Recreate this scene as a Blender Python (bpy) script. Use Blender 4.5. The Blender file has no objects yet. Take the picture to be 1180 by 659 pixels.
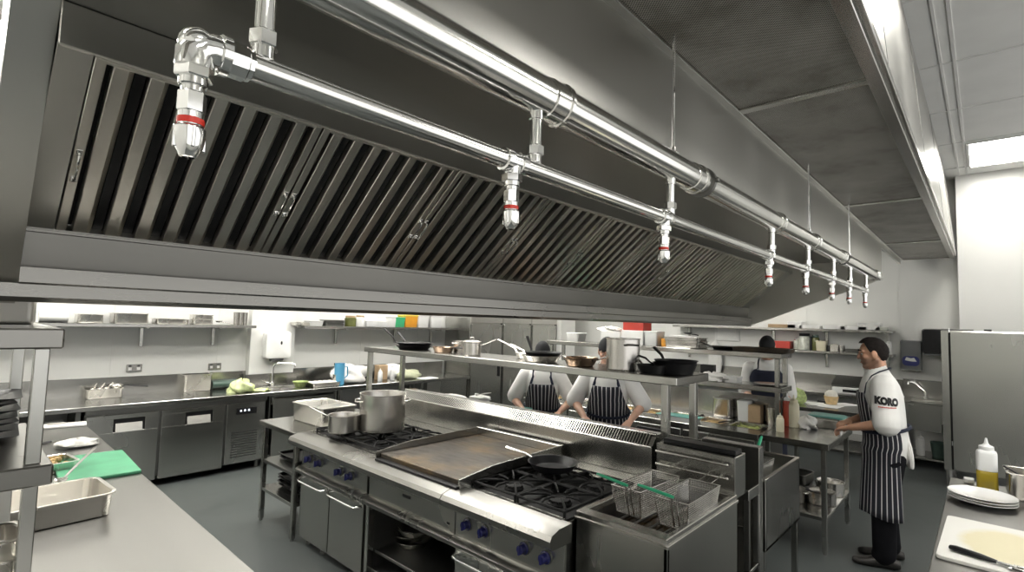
import bpy, bmesh, math, random
from mathutils import Vector, Matrix
import mathutils
from mathutils.bvhtree import BVHTree
random.seed(7)
R = math.radians
C = bpy.context.scene.collection
SC = bpy.context.scene

# ------------------------------------------------------------------ camera
FP, EYE = 594.457, 1.85
_y, _p, _r = R(42.528), R(3.8793), R(1.6344)
_f = Vector((math.cos(_y)*math.cos(_p), math.sin(_y)*math.cos(_p), math.sin(_p)))
_a = Vector((math.sin(_y), -math.cos(_y), 0)); _b = _a.cross(_f)
CR = _a*math.cos(_r) + _b*math.sin(_r); CU = -_a*math.sin(_r) + _b*math.cos(_r)
def ray(px, py): return CR*((px-590)/FP) - CU*((py-330)/FP) + _f
def pz(px, py, z):
    d = ray(px, py); return d*((z-EYE)/d.z) + Vector((0, 0, EYE))
def pX(px, py, X):
    d = ray(px, py); return d*(X/d.x) + Vector((0, 0, EYE))
def pY(px, py, Y):
    d = ray(px, py); return d*(Y/d.y) + Vector((0, 0, EYE))
cam = bpy.data.cameras.new('camera'); cam.sensor_width = 36; cam.lens = FP/1180*36; cam.clip_start = 0.02
co = bpy.data.objects.new('camera', cam); C.objects.link(co)
mw = Matrix((CR, CU, -_f)).transposed().to_4x4(); mw.translation = (0, 0, EYE); co.matrix_world = mw
SC.camera = co

# ------------------------------------------------------------------ mesh builder
class MB:
    def __init__(s): s.v = []; s.f = []; s.m = Matrix.Identity(4); s.uv = {}
    def add(s, vs, fs):
        o = len(s.v); s.v += [tuple(s.m @ Vector(v)) for v in vs]
        s.f += [tuple(i+o for i in f) for f in fs]; return o
    def box(s, x0, y0, z0, x1, y1, z1, b=.003):
        x0, x1 = min(x0, x1), max(x0, x1); y0, y1 = min(y0, y1), max(y0, y1); z0, z1 = min(z0, z1), max(z0, z1)
        b = min(b, (x1-x0)*.45, (y1-y0)*.45, (z1-z0)*.45)
        vs = []; idx = {}
        X = (x0, x1); Y = (y0, y1); Z = (z0, z1)
        for i in (0, 1):
            for j in (0, 1):
                for k in (0, 1):
                    sx, sy, sz = (b if i == 0 else -b), (b if j == 0 else -b), (b if k == 0 else -b)
                    for a in range(3):
                        p = [X[i]+(sx if a != 0 else 0), Y[j]+(sy if a != 1 else 0), Z[k]+(sz if a != 2 else 0)]
                        idx[i, j, k, a] = len(vs); vs.append(p)
        fs = []
        for a in range(3):
            o = [q for q in range(3) if q != a]
            for e in (0, 1):
                q = []
                for (u, w) in ((0, 0), (1, 0), (1, 1), (0, 1)):
                    t = [0, 0, 0]; t[a] = e; t[o[0]] = u; t[o[1]] = w; q.append(idx[t[0], t[1], t[2], a])
                fs.append(q)
        for a in range(3):
            o = [q for q in range(3) if q != a]
            for u in (0, 1):
                for w in (0, 1):
                    t0 = [0, 0, 0]; t0[o[0]] = u; t0[o[1]] = w; t1 = list(t0); t1[a] = 1
                    fs.append((idx[(*t0, o[0])], idx[(*t1, o[0])], idx[(*t1, o[1])], idx[(*t0, o[1])]))
        for i in (0, 1):
            for j in (0, 1):
                for k in (0, 1): fs.append(tuple(idx[i, j, k, a] for a in range(3)))
        s.add(vs, fs); return s
    def prism(s, poly, axis, a0, a1):
        n = len(poly); vs = []
        for a in (a0, a1):
            for (u, w) in poly:
                vs.append((a, u, w) if axis == 'x' else (u, a, w) if axis == 'y' else (u, w, a))
        fs = [tuple(range(n)), tuple(range(2*n-1, n-1, -1))]
        fs += [(i, (i+1) % n, n+(i+1) % n, n+i) for i in range(n)]
        s.add(vs, fs); return s
    def rings(s, rs, cap0=True, cap1=True, closed=False):
        n = len(rs[0]); vs = [p for r in rs for p in r]; fs = []
        k = len(rs)
        for i in range(k if closed else k-1):
            i2 = (i+1) % k
            for j in range(n):
                fs.append((i*n+j, i*n+(j+1) % n, i2*n+(j+1) % n, i2*n+j))
        if not closed:
            if cap0: fs.append(tuple(range(n-1, -1, -1)))
            if cap1: fs.append(tuple(range((k-1)*n, k*n)))
        s.add(vs, fs); return s
    def tube(s, pts, r, seg=8, caps=True, closed=False, flat=1.0):
        P = [Vector(p) for p in pts]; n = len(P)
        rr = r if isinstance(r, (list, tuple)) else [r]*n
        rs = []; up = None
        for i in range(n):
            if closed: t = P[(i+1) % n]-P[i-1]
            else: t = P[min(i+1, n-1)]-P[max(i-1, 0)]
            t.normalize()
            if up is None:
                up = Vector((0, 0, 1)) if abs(t.z) < .9 else Vector((1, 0, 0))
            a = t.cross(up)
            if a.length < 1e-4: a = t.cross(Vector((0, 1, 0)))
            a.normalize(); b = a.cross(t); b.normalize(); up = b
            rs.append([P[i]+a*(rr[i]*math.cos(2*math.pi*j/seg))+b*(rr[i]*flat*math.sin(2*math.pi*j/seg)) for j in range(seg)])
        return s.rings(rs, caps, caps, closed)
    def lathe(s, prof, c=(0, 0, 0), seg=32, axis='z', arc=None):
        rs = []
        for (r, z) in prof:
            ring = []
            for j in range(seg):
                a = 2*math.pi*j/seg
                u, w = r*math.cos(a), r*math.sin(a)
                p = (u, w, z) if axis == 'z' else (z, u, w) if axis == 'x' else (w, z, u)
                ring.append((c[0]+p[0], c[1]+p[1], c[2]+p[2]))
            rs.append(ring)
        return s.rings(rs, prof[0][0] > 1e-5, prof[-1][0] > 1e-5)
    def cyl(s, c, r, z0, z1, seg=20, axis='z', b=.002):
        b = min(b, (z1-z0)*.4, r*.4)
        return s.lathe([(r-b, z0), (r, z0+b), (r, z1-b), (r-b, z1)], c, seg, axis)
    def ball(s, c, r, seg=16, n=8, sc=(1, 1, 1)):
        rs = []
        for i in range(n+1):
            t = math.pi*i/n; t = min(max(t, .02), math.pi-.02)
            rs.append([(c[0]+r*sc[0]*math.sin(t)*math.cos(2*math.pi*j/seg), c[1]+r*sc[1]*math.sin(t)*math.sin(2*math.pi*j/seg), c[2]-r*sc[2]*math.cos(t)) for j in range(seg)])
        return s.rings(rs)
    def limb(s, pts, rad, seg=14):
        """closed tapered limb with round ends"""
        P = [Vector(p) for p in pts]; pp = []; rr = []
        d0 = (P[0]-P[1]).normalized(); d1 = (P[-1]-P[-2]).normalized()
        for a in (85, 55, 25): pp.append(P[0]+d0*rad[0]*math.sin(R(a))); rr.append(rad[0]*math.cos(R(a)))
        for i in range(len(P)-1):
            for k in range(4):
                t = k/4; pp.append(P[i].lerp(P[i+1], t)); rr.append(rad[i]*(1-t)+rad[i+1]*t)
        pp.append(P[-1]); rr.append(rad[-1])
        for a in (25, 55, 85): pp.append(P[-1]+d1*rad[-1]*math.sin(R(a))); rr.append(rad[-1]*math.cos(R(a)))
        return s.tube(pp, rr, seg)
    def mesh(s, name, angle=35):
        me = bpy.data.meshes.new(name); me.from_pydata(s.v, [], s.f); me.validate()
        bm = bmesh.new(); bm.from_mesh(me); bmesh.ops.recalc_face_normals(bm, faces=bm.faces); bm.to_mesh(me); bm.free()
        for p in me.polygons: p.use_smooth = True
        me.set_sharp_from_angle(angle=R(angle)); return me
    def build(s, name, m, parent=None, angle=35):
        me = s.mesh(name, angle); me.materials.append(M[m] if isinstance(m, str) else m)
        o = bpy.data.objects.new(name, me); C.objects.link(o)
        if parent is not None: o.parent = parent
        return o

def tag(o, label, cat=None, group=None, kind=None):
    if label: o['label'] = label
    if cat: o['category'] = cat
    if group: o['group'] = group
    if kind: o['kind'] = kind
    return o
def thing(name, label, cat, loc=(0, 0, 0), rz=0, group=None):
    o = bpy.data.objects.new(name, None); o.empty_display_size = .05; C.objects.link(o)
    o.location = loc; o.rotation_euler = (0, 0, rz); return tag(o, label, cat, group)
def struct(name, mb, m, parent=None, angle=35):
    o = mb.build(name, m, parent, angle)
    if parent is None: o['kind'] = 'structure'
    return o
def dup(root, loc, rz=0, label=None, group=None, rot=None):
    r = root.copy(); C.objects.link(r); r.location = loc; r.rotation_euler = rot or (0, 0, rz)
    if label: r['label'] = label
    if group: r['group'] = group
    for ch in list(root.children):
        c = ch.copy(); C.objects.link(c); c.parent = r
        for g in ch.children:
            d = g.copy(); C.objects.link(d); d.parent = c
    return r
def rrect(w, l, r, n=4):
    """rounded rectangle outline, centred"""
    out = []
    r = min(r, w*.49, l*.49)
    for (cx, cy, a0) in ((w/2-r, l/2-r, 0), (-w/2+r, l/2-r, 90), (-w/2+r, -l/2+r, 180), (w/2-r, -l/2+r, 270)):
        for k in range(n+1):
            a = R(a0+90*k/n); out.append((cx+r*math.cos(a), cy+r*math.sin(a)))
    return out

# ------------------------------------------------------------------ materials
M = {}
def nodes(name):
    m = bpy.data.materials.new(name); m.use_nodes = True; M[name] = m
    nt = m.node_tree; return m, nt, nt.nodes['Principled BSDF']
def link(nt, a, ao, b, bi): nt.links.new(a.outputs[ao], b.inputs[bi])
def mapped(nt, scale, coord='Object'):
    tc = nt.nodes.new('ShaderNodeTexCoord'); mp = nt.nodes.new('ShaderNodeMapping'); mp.inputs['Scale'].default_value = scale
    link(nt, tc, coord, mp, 'Vector'); return mp
def noise(nt, mp, scale=1, detail=3, rough=.5):
    n = nt.nodes.new('ShaderNodeTexNoise'); n.inputs['Scale'].default_value = scale; n.inputs['Detail'].default_value = detail
    n.inputs['Roughness'].default_value = rough; link(nt, mp, 'Vector', n, 'Vector'); return n
def ramp(nt, src, stops, out='Fac'):
    r = nt.nodes.new('ShaderNodeValToRGB'); e = r.color_ramp.elements
    while len(e) < len(stops): e.new(.5)
    for i, (p, c) in enumerate(stops):
        e[i].position = p; e[i].color = (*c, 1) if len(c) == 3 else c
    link(nt, src, out, r, 'Fac'); return r
def bump(nt, src, bs, strength=.1, dist=.001, out='Fac'):
    b = nt.nodes.new('ShaderNodeBump'); b.inputs['Strength'].default_value = strength; b.inputs['Distance'].default_value = dist
    link(nt, src, out, b, 'Height'); link(nt, b, 'Normal', bs, 'Normal')
def plain(name, col, rough=.5, metal=0, var=.12, scale=6, spec=.5, bmp=0, trans=0, ior=1.45, sss=0):
    m, nt, bs = nodes(name)
    bs.inputs['Metallic'].default_value = metal; bs.inputs['Roughness'].default_value = rough
    bs.inputs['Specular IOR Level'].default_value = spec
    n = noise(nt, mapped(nt, (1, 1, 1)), scale, 4)
    r = ramp(nt, n, [(.3, [c*(1-var) for c in col]), (.7, [min(1, c*(1+var)) for c in col])])
    link(nt, r, 'Color', bs, 'Base Color')
    if bmp: bump(nt, n, bs, bmp, .004)
    if trans: bs.inputs['Transmission Weight'].default_value = trans; bs.inputs['IOR'].default_value = ior
    if sss: bs.inputs['Subsurface Weight'].default_value = sss; bs.inputs['Subsurface Radius'].default_value = (.01, .004, .002)
    return m
def steel(name, col=(.52, .515, .49), rough=.26, streak=(3, 3, 160), smudge=.35, var=.10, bs_strength=.0, aniso=0):
    m, nt, bs = nodes(name)
    bs.inputs['Metallic'].default_value = 1
    a = noise(nt, mapped(nt, streak), 1, 2, .5)
    b = noise(nt, mapped(nt, (1, 1, 1)), 1.6, 1.5, .4)
    mx = nt.nodes.new('ShaderNodeMath'); mx.operation = 'MULTIPLY_ADD'; mx.inputs[1].default_value = .35
    link(nt, a, 'Fac', mx, 0); link(nt, b, 'Fac', mx, 2)
    r = ramp(nt, mx, [(.35, [c*(1-var) for c in col]), (1, [min(1, c*(1+var)) for c in col])], 'Value')
    link(nt, r, 'Color', bs, 'Base Color')
    mr = nt.nodes.new('ShaderNodeMapRange'); mr.inputs['From Min'].default_value = .4; mr.inputs['From Max'].default_value = 1
    mr.inputs['To Min'].default_value = rough*(1-smudge); mr.inputs['To Max'].default_value = rough*(1+smudge)
    link(nt, mx, 'Value', mr, 'Value'); link(nt, mr, 'Result', bs, 'Roughness')
    if aniso:
        tg_ = nt.nodes.new('ShaderNodeTangent'); tg_.direction_type = 'RADIAL'; tg_.axis = 'Z'; link(nt, tg_, 'Tangent', bs, 'Tangent'); bs.inputs['Anisotropic'].default_value = aniso
    if bs_strength: bump(nt, a, bs, bs_strength, .0008)
    return m

steel('steel_upright', (.45, .45, .425), .26, (7, 7, .25), .15, .06)
steel('steel_flat', (.42, .415, .395), .22, (1.2, 26, 1.2), .15, .09)
steel('steel_flat_cross', (.30, .295, .28), .30, (9, 1.0, 1.0), .06, .09)
steel('steel_bright', (.54, .53, .505), .22, (1.5, 1.5, 18), .1, .05)
steel('steel_rim', (.25, .245, .23), .29, (1.2, 20, 20), .12, .06)
steel('steel_hood', (.56, .555, .525), .33, (4, .4, .4), .15, .08)
steel('steel_filter', (.74, .71, .65), .33, (14, .8, .8), .2, .30)
steel('steel_greasy', (.24, .235, .22), .36, (1, 14, 14), .12, .12)
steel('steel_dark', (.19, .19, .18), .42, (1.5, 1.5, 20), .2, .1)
steel('steel_pan', (.74, .72, .68), .27, (9, 9, 3), .1, .06)
steel('steel_pot', (.56, .54, .51), .26, (14, 14, .5), .2, .12, 0, .7)
steel('chrome', (.86, .86, .85), .07, (2, 2, 2), .3, .02, .0)
steel('pipe_steel', (.74, .735, .71), .15, (1, 20, 20), .25, .05, .0)
steel('copper', (.46, .34, .255), .30, (8, 8, 3), .3, .2)
plain('cast_iron', (.010, .010, .010), .6, 0, .3, 30, .15)
plain('burner_black', (.006, .006, .006), .55, 0, .4, 12, .15)
plain('black_pan', (.010, .010, .011), .38, 0, .3, 10, .3)
plain('black_plastic', (.010, .010, .011), .35, 0, .2, 6, .3)
plain('black_void', (.008, .008, .008), .7, 0, .2)
plain('knob_blue', (.014, .016, .105), .25, 0, .15)
plain('red_enamel', (.62, .035, .02), .25, 0, .1)
plain('red_plastic', (.50, .045, .03), .35, 0, .1)
plain('white_plastic', (.80, .80, .78), .35, 0, .04)
plain('white_glaze', (.86, .86, .84), .12, 0, .03)
plain('wall_white', (.76, .76, .73), .25, 0, .02, 1.2)
plain('ceiling_white', (.90, .895, .87), .75, 0, .03, 3)
plain('grid_white', (.76, .755, .735), .5, 0, .03)
plain('paper', (.84, .84, .82), .7, 0, .05)
plain('cloth_white', (.80, .79, .76), .85, 0, .07, 9, bmp=.4)
plain('cloth_grey', (.50, .50, .47), .9, 0, .25, 25, bmp=.5)
plain('jacket_white', (.80, .795, .77), .85, 0, .05, 8, bmp=.35)
plain('trouser_black', (.007, .007, .009), .9, 0, .3, 12, .15, .3)
plain('shoe_black', (.022, .020, .018), .38, 0, .3, 10)
plain('cap_black', (.014, .015, .017), .85, 0, .3, 14)
plain('apron_navy', (.012, .016, .035), .85, 0, .2, 12, bmp=.2)
plain('hair_dark', (.011, .008, .007), .75, 0, .5, 60, .2, .8)
plain('skin', (.56, .315, .21), .5, 0, .12, 18, sss=.1)
plain('skin_pale', (.60, .36, .26), .5, 0, .10, 18, sss=.1)
plain('lip', (.42, .17, .13), .45, 0, .1)
plain('eye_white', (.75, .72, .68), .2, 0, .03)
plain('eye_dark', (.02, .012, .008), .1, 0, .1)
plain('green_grip', (.03, .33, .17), .35, 0, .1)
plain('green_board', (.06, .28, .145), .45, 0, .12, 9)
plain('lid_teal', (.10, .30, .26), .35, 0, .1)
plain('blue_plastic', (.10, .36, .58), .3, 0, .08)
plain('cabbage', (.62, .70, .36), .55, 0, .28, 22, bmp=.6)
plain('lettuce', (.42, .52, .20), .55, 0, .35, 30, bmp=.6)
plain('bread', (.64, .46, .24), .7, 0, .2, 20, bmp=.3)
plain('bun_white', (.82, .79, .72), .75, 0, .08, 20)
plain('sauce_red', (.40, .05, .02), .3, 0, .12)
plain('sauce_cream', (.78, .73, .55), .3, 0, .06)
plain('oil_dark', (.05, .028, .010), .08, 0, .2)
plain('oil_yellow', (.62, .46, .05), .15, 0, .08)
plain('bottle_frost', (.84, .85, .84), .4, 0, .03)
plain('orange_tub', (.80, .36, .04), .35, 0, .1)
plain('green_tub', (.06, .45, .20), .35, 0, .1)
plain('yellow_tub', (.80, .60, .10), .35, 0, .1)
plain('dark_green', (.05, .09, .07), .3, 0, .2)
plain('dispenser_blue', (.03, .04, .20), .25, 0, .1)
plain('dispenser_grey', (.16, .165, .17), .3, 0, .1)
plain('glass_jar', (.55, .57, .50), .1, 0, .25, 14)
plain('brown_card', (.42, .30, .18), .8, 0, .15)
plain('food_mix', (.40, .27, .11), .6, 0, .6, 45, bmp=.8)
plain('food_green', (.26, .30, .09), .6, 0, .6, 45, bmp=.8)
plain('olive_wrap', (.42, .44, .30), .6, 0, .15, 14, bmp=.4)
plain('olive_jar', (.12, .13, .04), .2, 0, .3)

m = plain('skin_stubble', (.56, .315, .21), .5, 0, .12, 18, sss=.1)
nt = m.node_tree; bs = nt.nodes['Principled BSDF']; src = bs.inputs['Base Color'].links[0].from_socket
tc = nt.nodes.new('ShaderNodeTexCoord'); sp_ = nt.nodes.new('ShaderNodeSeparateXYZ'); link(nt, tc, 'Object', sp_, 'Vector')
nz_ = noise(nt, mapped(nt, (1, 1, 1)), 40, 3)
ws = nt.nodes.new('ShaderNodeMath'); ws.operation = 'MULTIPLY_ADD'; ws.inputs[1].default_value = .03; link(nt, nz_, 'Fac', ws, 0); link(nt, sp_, 'Z', ws, 2)
STUB = nt.nodes.new('ShaderNodeMapRange'); STUB.inputs['From Min'].default_value = 1.625; STUB.inputs['From Max'].default_value = 1.595; link(nt, ws, 'Value', STUB, 'Value')
S2 = nt.nodes.new('ShaderNodeMapRange'); S2.inputs['From Min'].default_value = .03; S2.inputs['From Max'].default_value = .06; link(nt, sp_, 'X', S2, 'Value')
S3 = nt.nodes.new('ShaderNodeMapRange'); S3.inputs['From Min'].default_value = 1.50; S3.inputs['From Max'].default_value = 1.52; link(nt, sp_, 'Z', S3, 'Value')
mu = nt.nodes.new('ShaderNodeMath'); mu.operation = 'MULTIPLY'; link(nt, STUB, 'Result', mu, 0); link(nt, S2, 'Result', mu, 1)
mu2 = nt.nodes.new('ShaderNodeMath'); mu2.operation = 'MULTIPLY'; link(nt, mu, 'Value', mu2, 0); link(nt, S3, 'Result', mu2, 1)
mu3 = nt.nodes.new('ShaderNodeMath'); mu3.operation = 'MULTIPLY'; mu3.inputs[1].default_value = .6; link(nt, mu2, 'Value', mu3, 0)
mxs = nt.nodes.new('ShaderNodeMix'); mxs.data_type = 'RGBA'; link(nt, mu3, 'Value', mxs, 0); nt.links.new(src, mxs.inputs[6]); mxs.inputs[7].default_value = (.10, .065, .05, 1)
nt.links.new(mxs.outputs[2], bs.inputs['Base Color'])

def emis(name, col, s):
    m, nt, bs = nodes(name); bs.inputs['Base Color'].default_value = (*col, 1)
    n = noise(nt, mapped(nt, (1, 1, 1)), 2); r = ramp(nt, n, [(0, [c*.98 for c in col]), (1, col)])
    link(nt, r, 'Color', bs, 'Emission Color'); bs.inputs['Emission Strength'].default_value = s
emis('lamp', (1.0, .97, .905), 13)
emis('display_blue', (.25, .35, 1.0), .25)
emis('display_white', (.85, .92, 1.0), 1.0)

m, nt, bs = nodes('griddle')
bs.inputs['Metallic'].default_value = .55; bs.inputs['Specular IOR Level'].default_value = .4
a = noise(nt, mapped(nt, (1, 1, 1)), 3.5, 5, .6); b = noise(nt, mapped(nt, (6, 1.5, 1)), 5, 4)
r1 = ramp(nt, a, [(.30, (.035, .030, .026)), (.50, (.075, .062, .048)), (.66, (.15, .105, .055))]); link(nt, r1, 'Color', bs, 'Base Color')
r2 = ramp(nt, b, [(.3, (.34,)*3), (.7, (.52,)*3)]); link(nt, r2, 'Color', bs, 'Roughness')
# floor: grey safety resin, worn
m, nt, bs = nodes('floor_resin')
a = noise(nt, mapped(nt, (1, 1, 1)), .9, 6, .65); b = noise(nt, mapped(nt, (1, 1, 1)), 90, 2)
r = ramp(nt, a, [(.3, (.056, .064, .063)), (.7, (.094, .104, .102))]); link(nt, r, 'Color', bs, 'Base Color')
rr = ramp(nt, a, [(.3, (.30,)*3), (.7, (.46,)*3)]); link(nt, rr, 'Color', bs, 'Roughness'); bump(nt, b, bs, .12, .001)
# perforated plate: dark round holes in steel, stained
m, nt, bs = nodes('perforated')
bs.inputs['Metallic'].default_value = .55
mp = mapped(nt, (125, 125, 1)); mp.inputs['Rotation'].default_value = (0, 0, R(45))
fr = nt.nodes.new('ShaderNodeVectorMath'); fr.operation = 'FRACTION'; link(nt, mp, 'Vector', fr, 0)
sb = nt.nodes.new('ShaderNodeVectorMath'); sb.operation = 'SUBTRACT'; sb.inputs[1].default_value = (.5, .5, 0); link(nt, fr, 'Vector', sb, 0)
sx = nt.nodes.new('ShaderNodeSeparateXYZ'); link(nt, sb, 'Vector', sx, 'Vector')
cx = nt.nodes.new('ShaderNodeCombineXYZ'); link(nt, sx, 'X', cx, 'X'); link(nt, sx, 'Y', cx, 'Y')
ln = nt.nodes.new('ShaderNodeVectorMath'); ln.operation = 'LENGTH'; link(nt, cx, 'Vector', ln, 0)
hole = nt.nodes.new('ShaderNodeMath'); hole.operation = 'LESS_THAN'; hole.inputs[1].default_value = .33; link(nt, ln, 'Value', hole, 0)
st = noise(nt, mapped(nt, (1, 1, 1)), 3.2, 5, .65)
cr = ramp(nt, st, [(.28, (.26, .24, .20)), (.48, (.46, .44, .40)), (.72, (.60, .58, .54))])
mxn = nt.nodes.new('ShaderNodeMix'); mxn.data_type = 'RGBA'; link(nt, hole, 'Value', mxn, 0)
nt.links.new(cr.outputs['Color'], mxn.inputs[6]); mxn.inputs[7].default_value = (.02, .02, .018, 1)
nt.links.new(mxn.outputs[2], bs.inputs['Base Color']); bs.inputs['Roughness'].default_value = .42
# apron stripes from the cloth's own UVs
def stripes(name, base, line, pitch, width):
    m, nt, bs = nodes(name)
    uv = nt.nodes.new('ShaderNodeUVMap'); s = nt.nodes.new('ShaderNodeSeparateXYZ'); link(nt, uv, 'UV', s, 'Vector')
    d = nt.nodes.new('ShaderNodeMath'); d.operation = 'DIVIDE'; d.inputs[1].default_value = pitch; link(nt, s, 'X', d, 0)
    f = nt.nodes.new('ShaderNodeMath'); f.operation = 'FRACT'; link(nt, d, 'Value', f, 0)
    l = nt.nodes.new('ShaderNodeMath'); l.operation = 'LESS_THAN'; l.inputs[1].default_value = width/pitch; link(nt, f, 'Value', l, 0)
    x = nt.nodes.new('ShaderNodeMix'); x.data_type = 'RGBA'; link(nt, l, 'Value', x, 0)
    x.inputs[6].default_value = (*base, 1); x.inputs[7].default_value = (*line, 1)
    nt.links.new(x.outputs[2], bs.inputs['Base Color']); bs.inputs['Roughness'].default_value = .85
stripes('apron_stripe', (.013, .014, .022), (.62, .62, .62), .034, .0068)
# chopping board with a stained middle
m, nt, bs = nodes('board_stained')
mp = mapped(nt, (1, 1, 1)); nz = noise(nt, mp, 9, 4)
sp = nt.nodes.new('ShaderNodeTexGradient'); sp.gradient_type = 'SPHERICAL'
mp2 = mapped(nt, (3.6, 5.4, 1)); mp2.inputs['Location'].default_value = (0, 0, 0); link(nt, mp2, 'Vector', sp, 'Vector')
ad = nt.nodes.new('ShaderNodeMath'); ad.operation = 'MULTIPLY'; link(nt, sp, 'Fac', ad, 0); link(nt, nz, 'Fac', ad, 1)
r = ramp(nt, ad, [(.02, (.80, .79, .74)), (.14, (.74, .68, .46))], 'Value'); link(nt, r, 'Color', bs, 'Base Color'); bs.inputs['Roughness'].default_value = .5
# ------------------------------------------------------------------ the room
XW, YW, YR, XB, ZC = 9.7, 7.2, -3.0, -2.4, 4.07
b = MB(); b.box(XB-.1, YR-.1, -.1, XW+.2, YW+.2, 0, 0); struct('floor', b, 'floor_resin')
b = MB(); b.box(XB-.1, YR-.1, ZC, XW+.2, YW+.2, ZC+.1, 0); ceil = struct('ceiling', b, 'ceiling_white')
g = MB()
x = 5.41-1.2*7
while x < XW:
    g.box(x-.012, YR, ZC-.006, x+.012, YW, ZC+.01, .001); x += 1.2
y = .13-.6*5
while y < YW:
    if y > YR: g.box(XB, y-.012, ZC-.0065, XW, y+.012, ZC+.01, .001)
    y += .6
g.box(XB, .205, ZC-.007, XW, .225, ZC+.01, .001)
struct('ceiling_grid', g, 'grid_white', ceil)
b = MB(); b.box(XW, YR-.1, 0, XW+.15, YW+.2, ZC, 0); wfar = struct('wall_far', b, 'wall_white')
j = MB(); y = .95
while y < YW: j.box(XW-.004, y-.012, .1, XW+.01, y+.012, ZC, .001); y += 1.25
struct('panel_joint', j, 'wall_white', wfar)
b = MB(); b.box(9.46, YR, 0, XW+.01, .26, ZC, .004); struct('wall_right', b, 'wall_white')
b = MB(); b.box(XB-.1, YW, 0, XW+.1, YW+.15, ZC, 0); wleft = struct('wall_left', b, 'wall_white')
j = MB()
for x in (.2, 1.28, 2.36, 4.4, 5.5): j.box(x-.012, YW-.004, .1, x+.012, YW+.01, ZC, .001)
struct('panel_joint', j, 'wall_white', wleft)
b = MB(); b.box(2.70, 7.08, 0, 3.29, YW+.02, ZC, .004); struct('wall_pier', b, 'wall_white')
b = MB(); b.box(8.52, 6.42, 0, 9.02, YW+.02, ZC, .004); struct('wall_pillar', b, 'wall_white')
b = MB(); b.box(XB-.1, YR-.1, 0, XW+.1, YR, .7, 0); b.box(XB-.1, YR-.1, 3.5, XW+.1, YR, ZC, 0); b.box(XB-.1, YR-.1, .7, XB+.4, YR, 3.5, 0); b.box(XW-.6, YR-.1, .7, XW+.1, YR, 3.5, 0); struct('wall_near', b, 'wall_white')  # wide opening added in this unseen wall to let world light in
b = MB(); b.box(XB-.1, YR, 0, XB, YW, ZC, 0); struct('wall_back', b, 'wall_white')
b = MB(); b.box(XW-.02, .26, 0, XW+.001, YW, .12, .004); struct('baseboard_far', b, 'floor_resin')
b = MB(); b.box(XB, YW-.02, 0, XW, YW+.001, .12, .004); struct('baseboard_left', b, 'floor_resin')

# ceiling lights: flat LED panels sitting in the grid
def light(x, y, label):
    t = thing('ceiling_light', label, 'light', (x, y, ZC), 0, 'ceiling light panels')
    f = MB(); w, l, k = 1.16, .58, .025
    for (x0, y0, x1, y1) in ((-w/2, -l/2, w/2, -l/2+k), (-w/2, l/2-k, w/2, l/2), (-w/2, -l/2+k, -w/2+k, l/2-k), (w/2-k, -l/2+k, w/2, l/2-k)):
        f.box(x0, y0, -.022, x1, y1, -.0005, .001)
    f.build('frame', 'white_plastic', t)
    d = MB(); d.box(-w/2+k, -l/2+k, -.016, w/2-k, l/2-k, -.004, .0005); d.build('diffuser', 'lamp', t)
    return t
L0 = light(8.45, -.18, 'bright flat ceiling light at right above the tall fridge, left of the frame edge')
for i, (x, y) in enumerate([(3.65, -.18), (.05, -.18), (8.45, 3.42), (4.85, 3.42), (1.25, 3.42), (6.05, 5.82), (2.45, 5.82), (4.25, 5.82), (.65, 5.82), (6.05, 4.62), (2.45, 4.62), (.65, 4.62), (-1.15, 5.82), (-1.15, 5.22), (-1.15, 1.62), (3.65, -1.98), (.05, -1.98), (4.25, 4.62)]):  # unseen panels added in rows to brighten the room
    dup(L0, (x, y, ZC), 0, 'flat ceiling light panel added outside the picture')

# ------------------------------------------------------------------ extraction hood
HX0, HX1 = .155, 7.50
hood = thing('extraction_hood', 'huge stainless steel extraction hood with sloping baffle filter bank', 'hood', (0, 0, 1.86))
def hb(name, mb, m, angle=35):
    o = mb.build(name, m, hood, angle); o.matrix_parent_inverse = Matrix.Translation((0, 0, -1.86)); return o
poly = [(2.44, 1.862), (2.44, 3.05), (.895, 3.05), (.895, 2.475)]
b = MB(); b.prism([(2.45, 1.862), (2.45, 3.05), (.895, 3.05), (.895, 2.475), (1.3, 2.60), (1.86, 2.72)], 'x', .057, HX0)
hb('end_panel', b, 'steel_hood')
b = MB(); b.prism(poly, 'x', HX1, HX1+.035); hb('end_panel', b, 'steel_hood')
g = MB()
g.prism([(2.46, 1.868), (2.46, 1.93), (2.385, 1.93), (2.385, 1.885), (2.402, 1.868)], 'x', HX0-.055, HX1+.035)
g.prism([(2.45, 1.928), (2.45, 1.985), (2.372, 1.985), (2.372, 1.934), (2.378, 1.928)], 'x', HX0, HX1)
hb('rim', g, 'steel_rim')
g = MB(); g.prism([(2.455, 1.98), (2.455, 2.125), (2.40, 2.125), (2.425, 1.984)], 'x', HX0, HX1); hb('gutter', g, 'steel_greasy')
g = MB(); g.box(HX0, 2.40, 2.108, HX1, 2.445, 2.122, .003); hb('filter_ledge', g, 'steel_rim')
for x0, x1 in ((HX0, .234), (7.238, HX1)):
    g = MB(); g.prism([(2.425, 2.118), (1.868, 2.582), (1.875, 2.592), (2.432, 2.128)], 'x', x0, x1); hb('filler_plate', g, 'steel_hood')
g = MB(); g.box(HX0, 1.855, 2.575, HX1, 1.875, 2.70, .003); hb('filter_rail', g, 'steel_hood')
g = MB(); g.box(HX0, .915, 2.70, HX1, 1.875, 2.715, .002); hb('roof', g, 'steel_greasy')
g = MB(); g.box(HX0, 2.44, 1.985, HX1, 2.455, 3.05, .002); g.box(HX0, .9, 3.04, HX1, 2.45, 3.05, .001); hb('casing', g, 'steel_hood')
PX1 = 9.46
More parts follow.
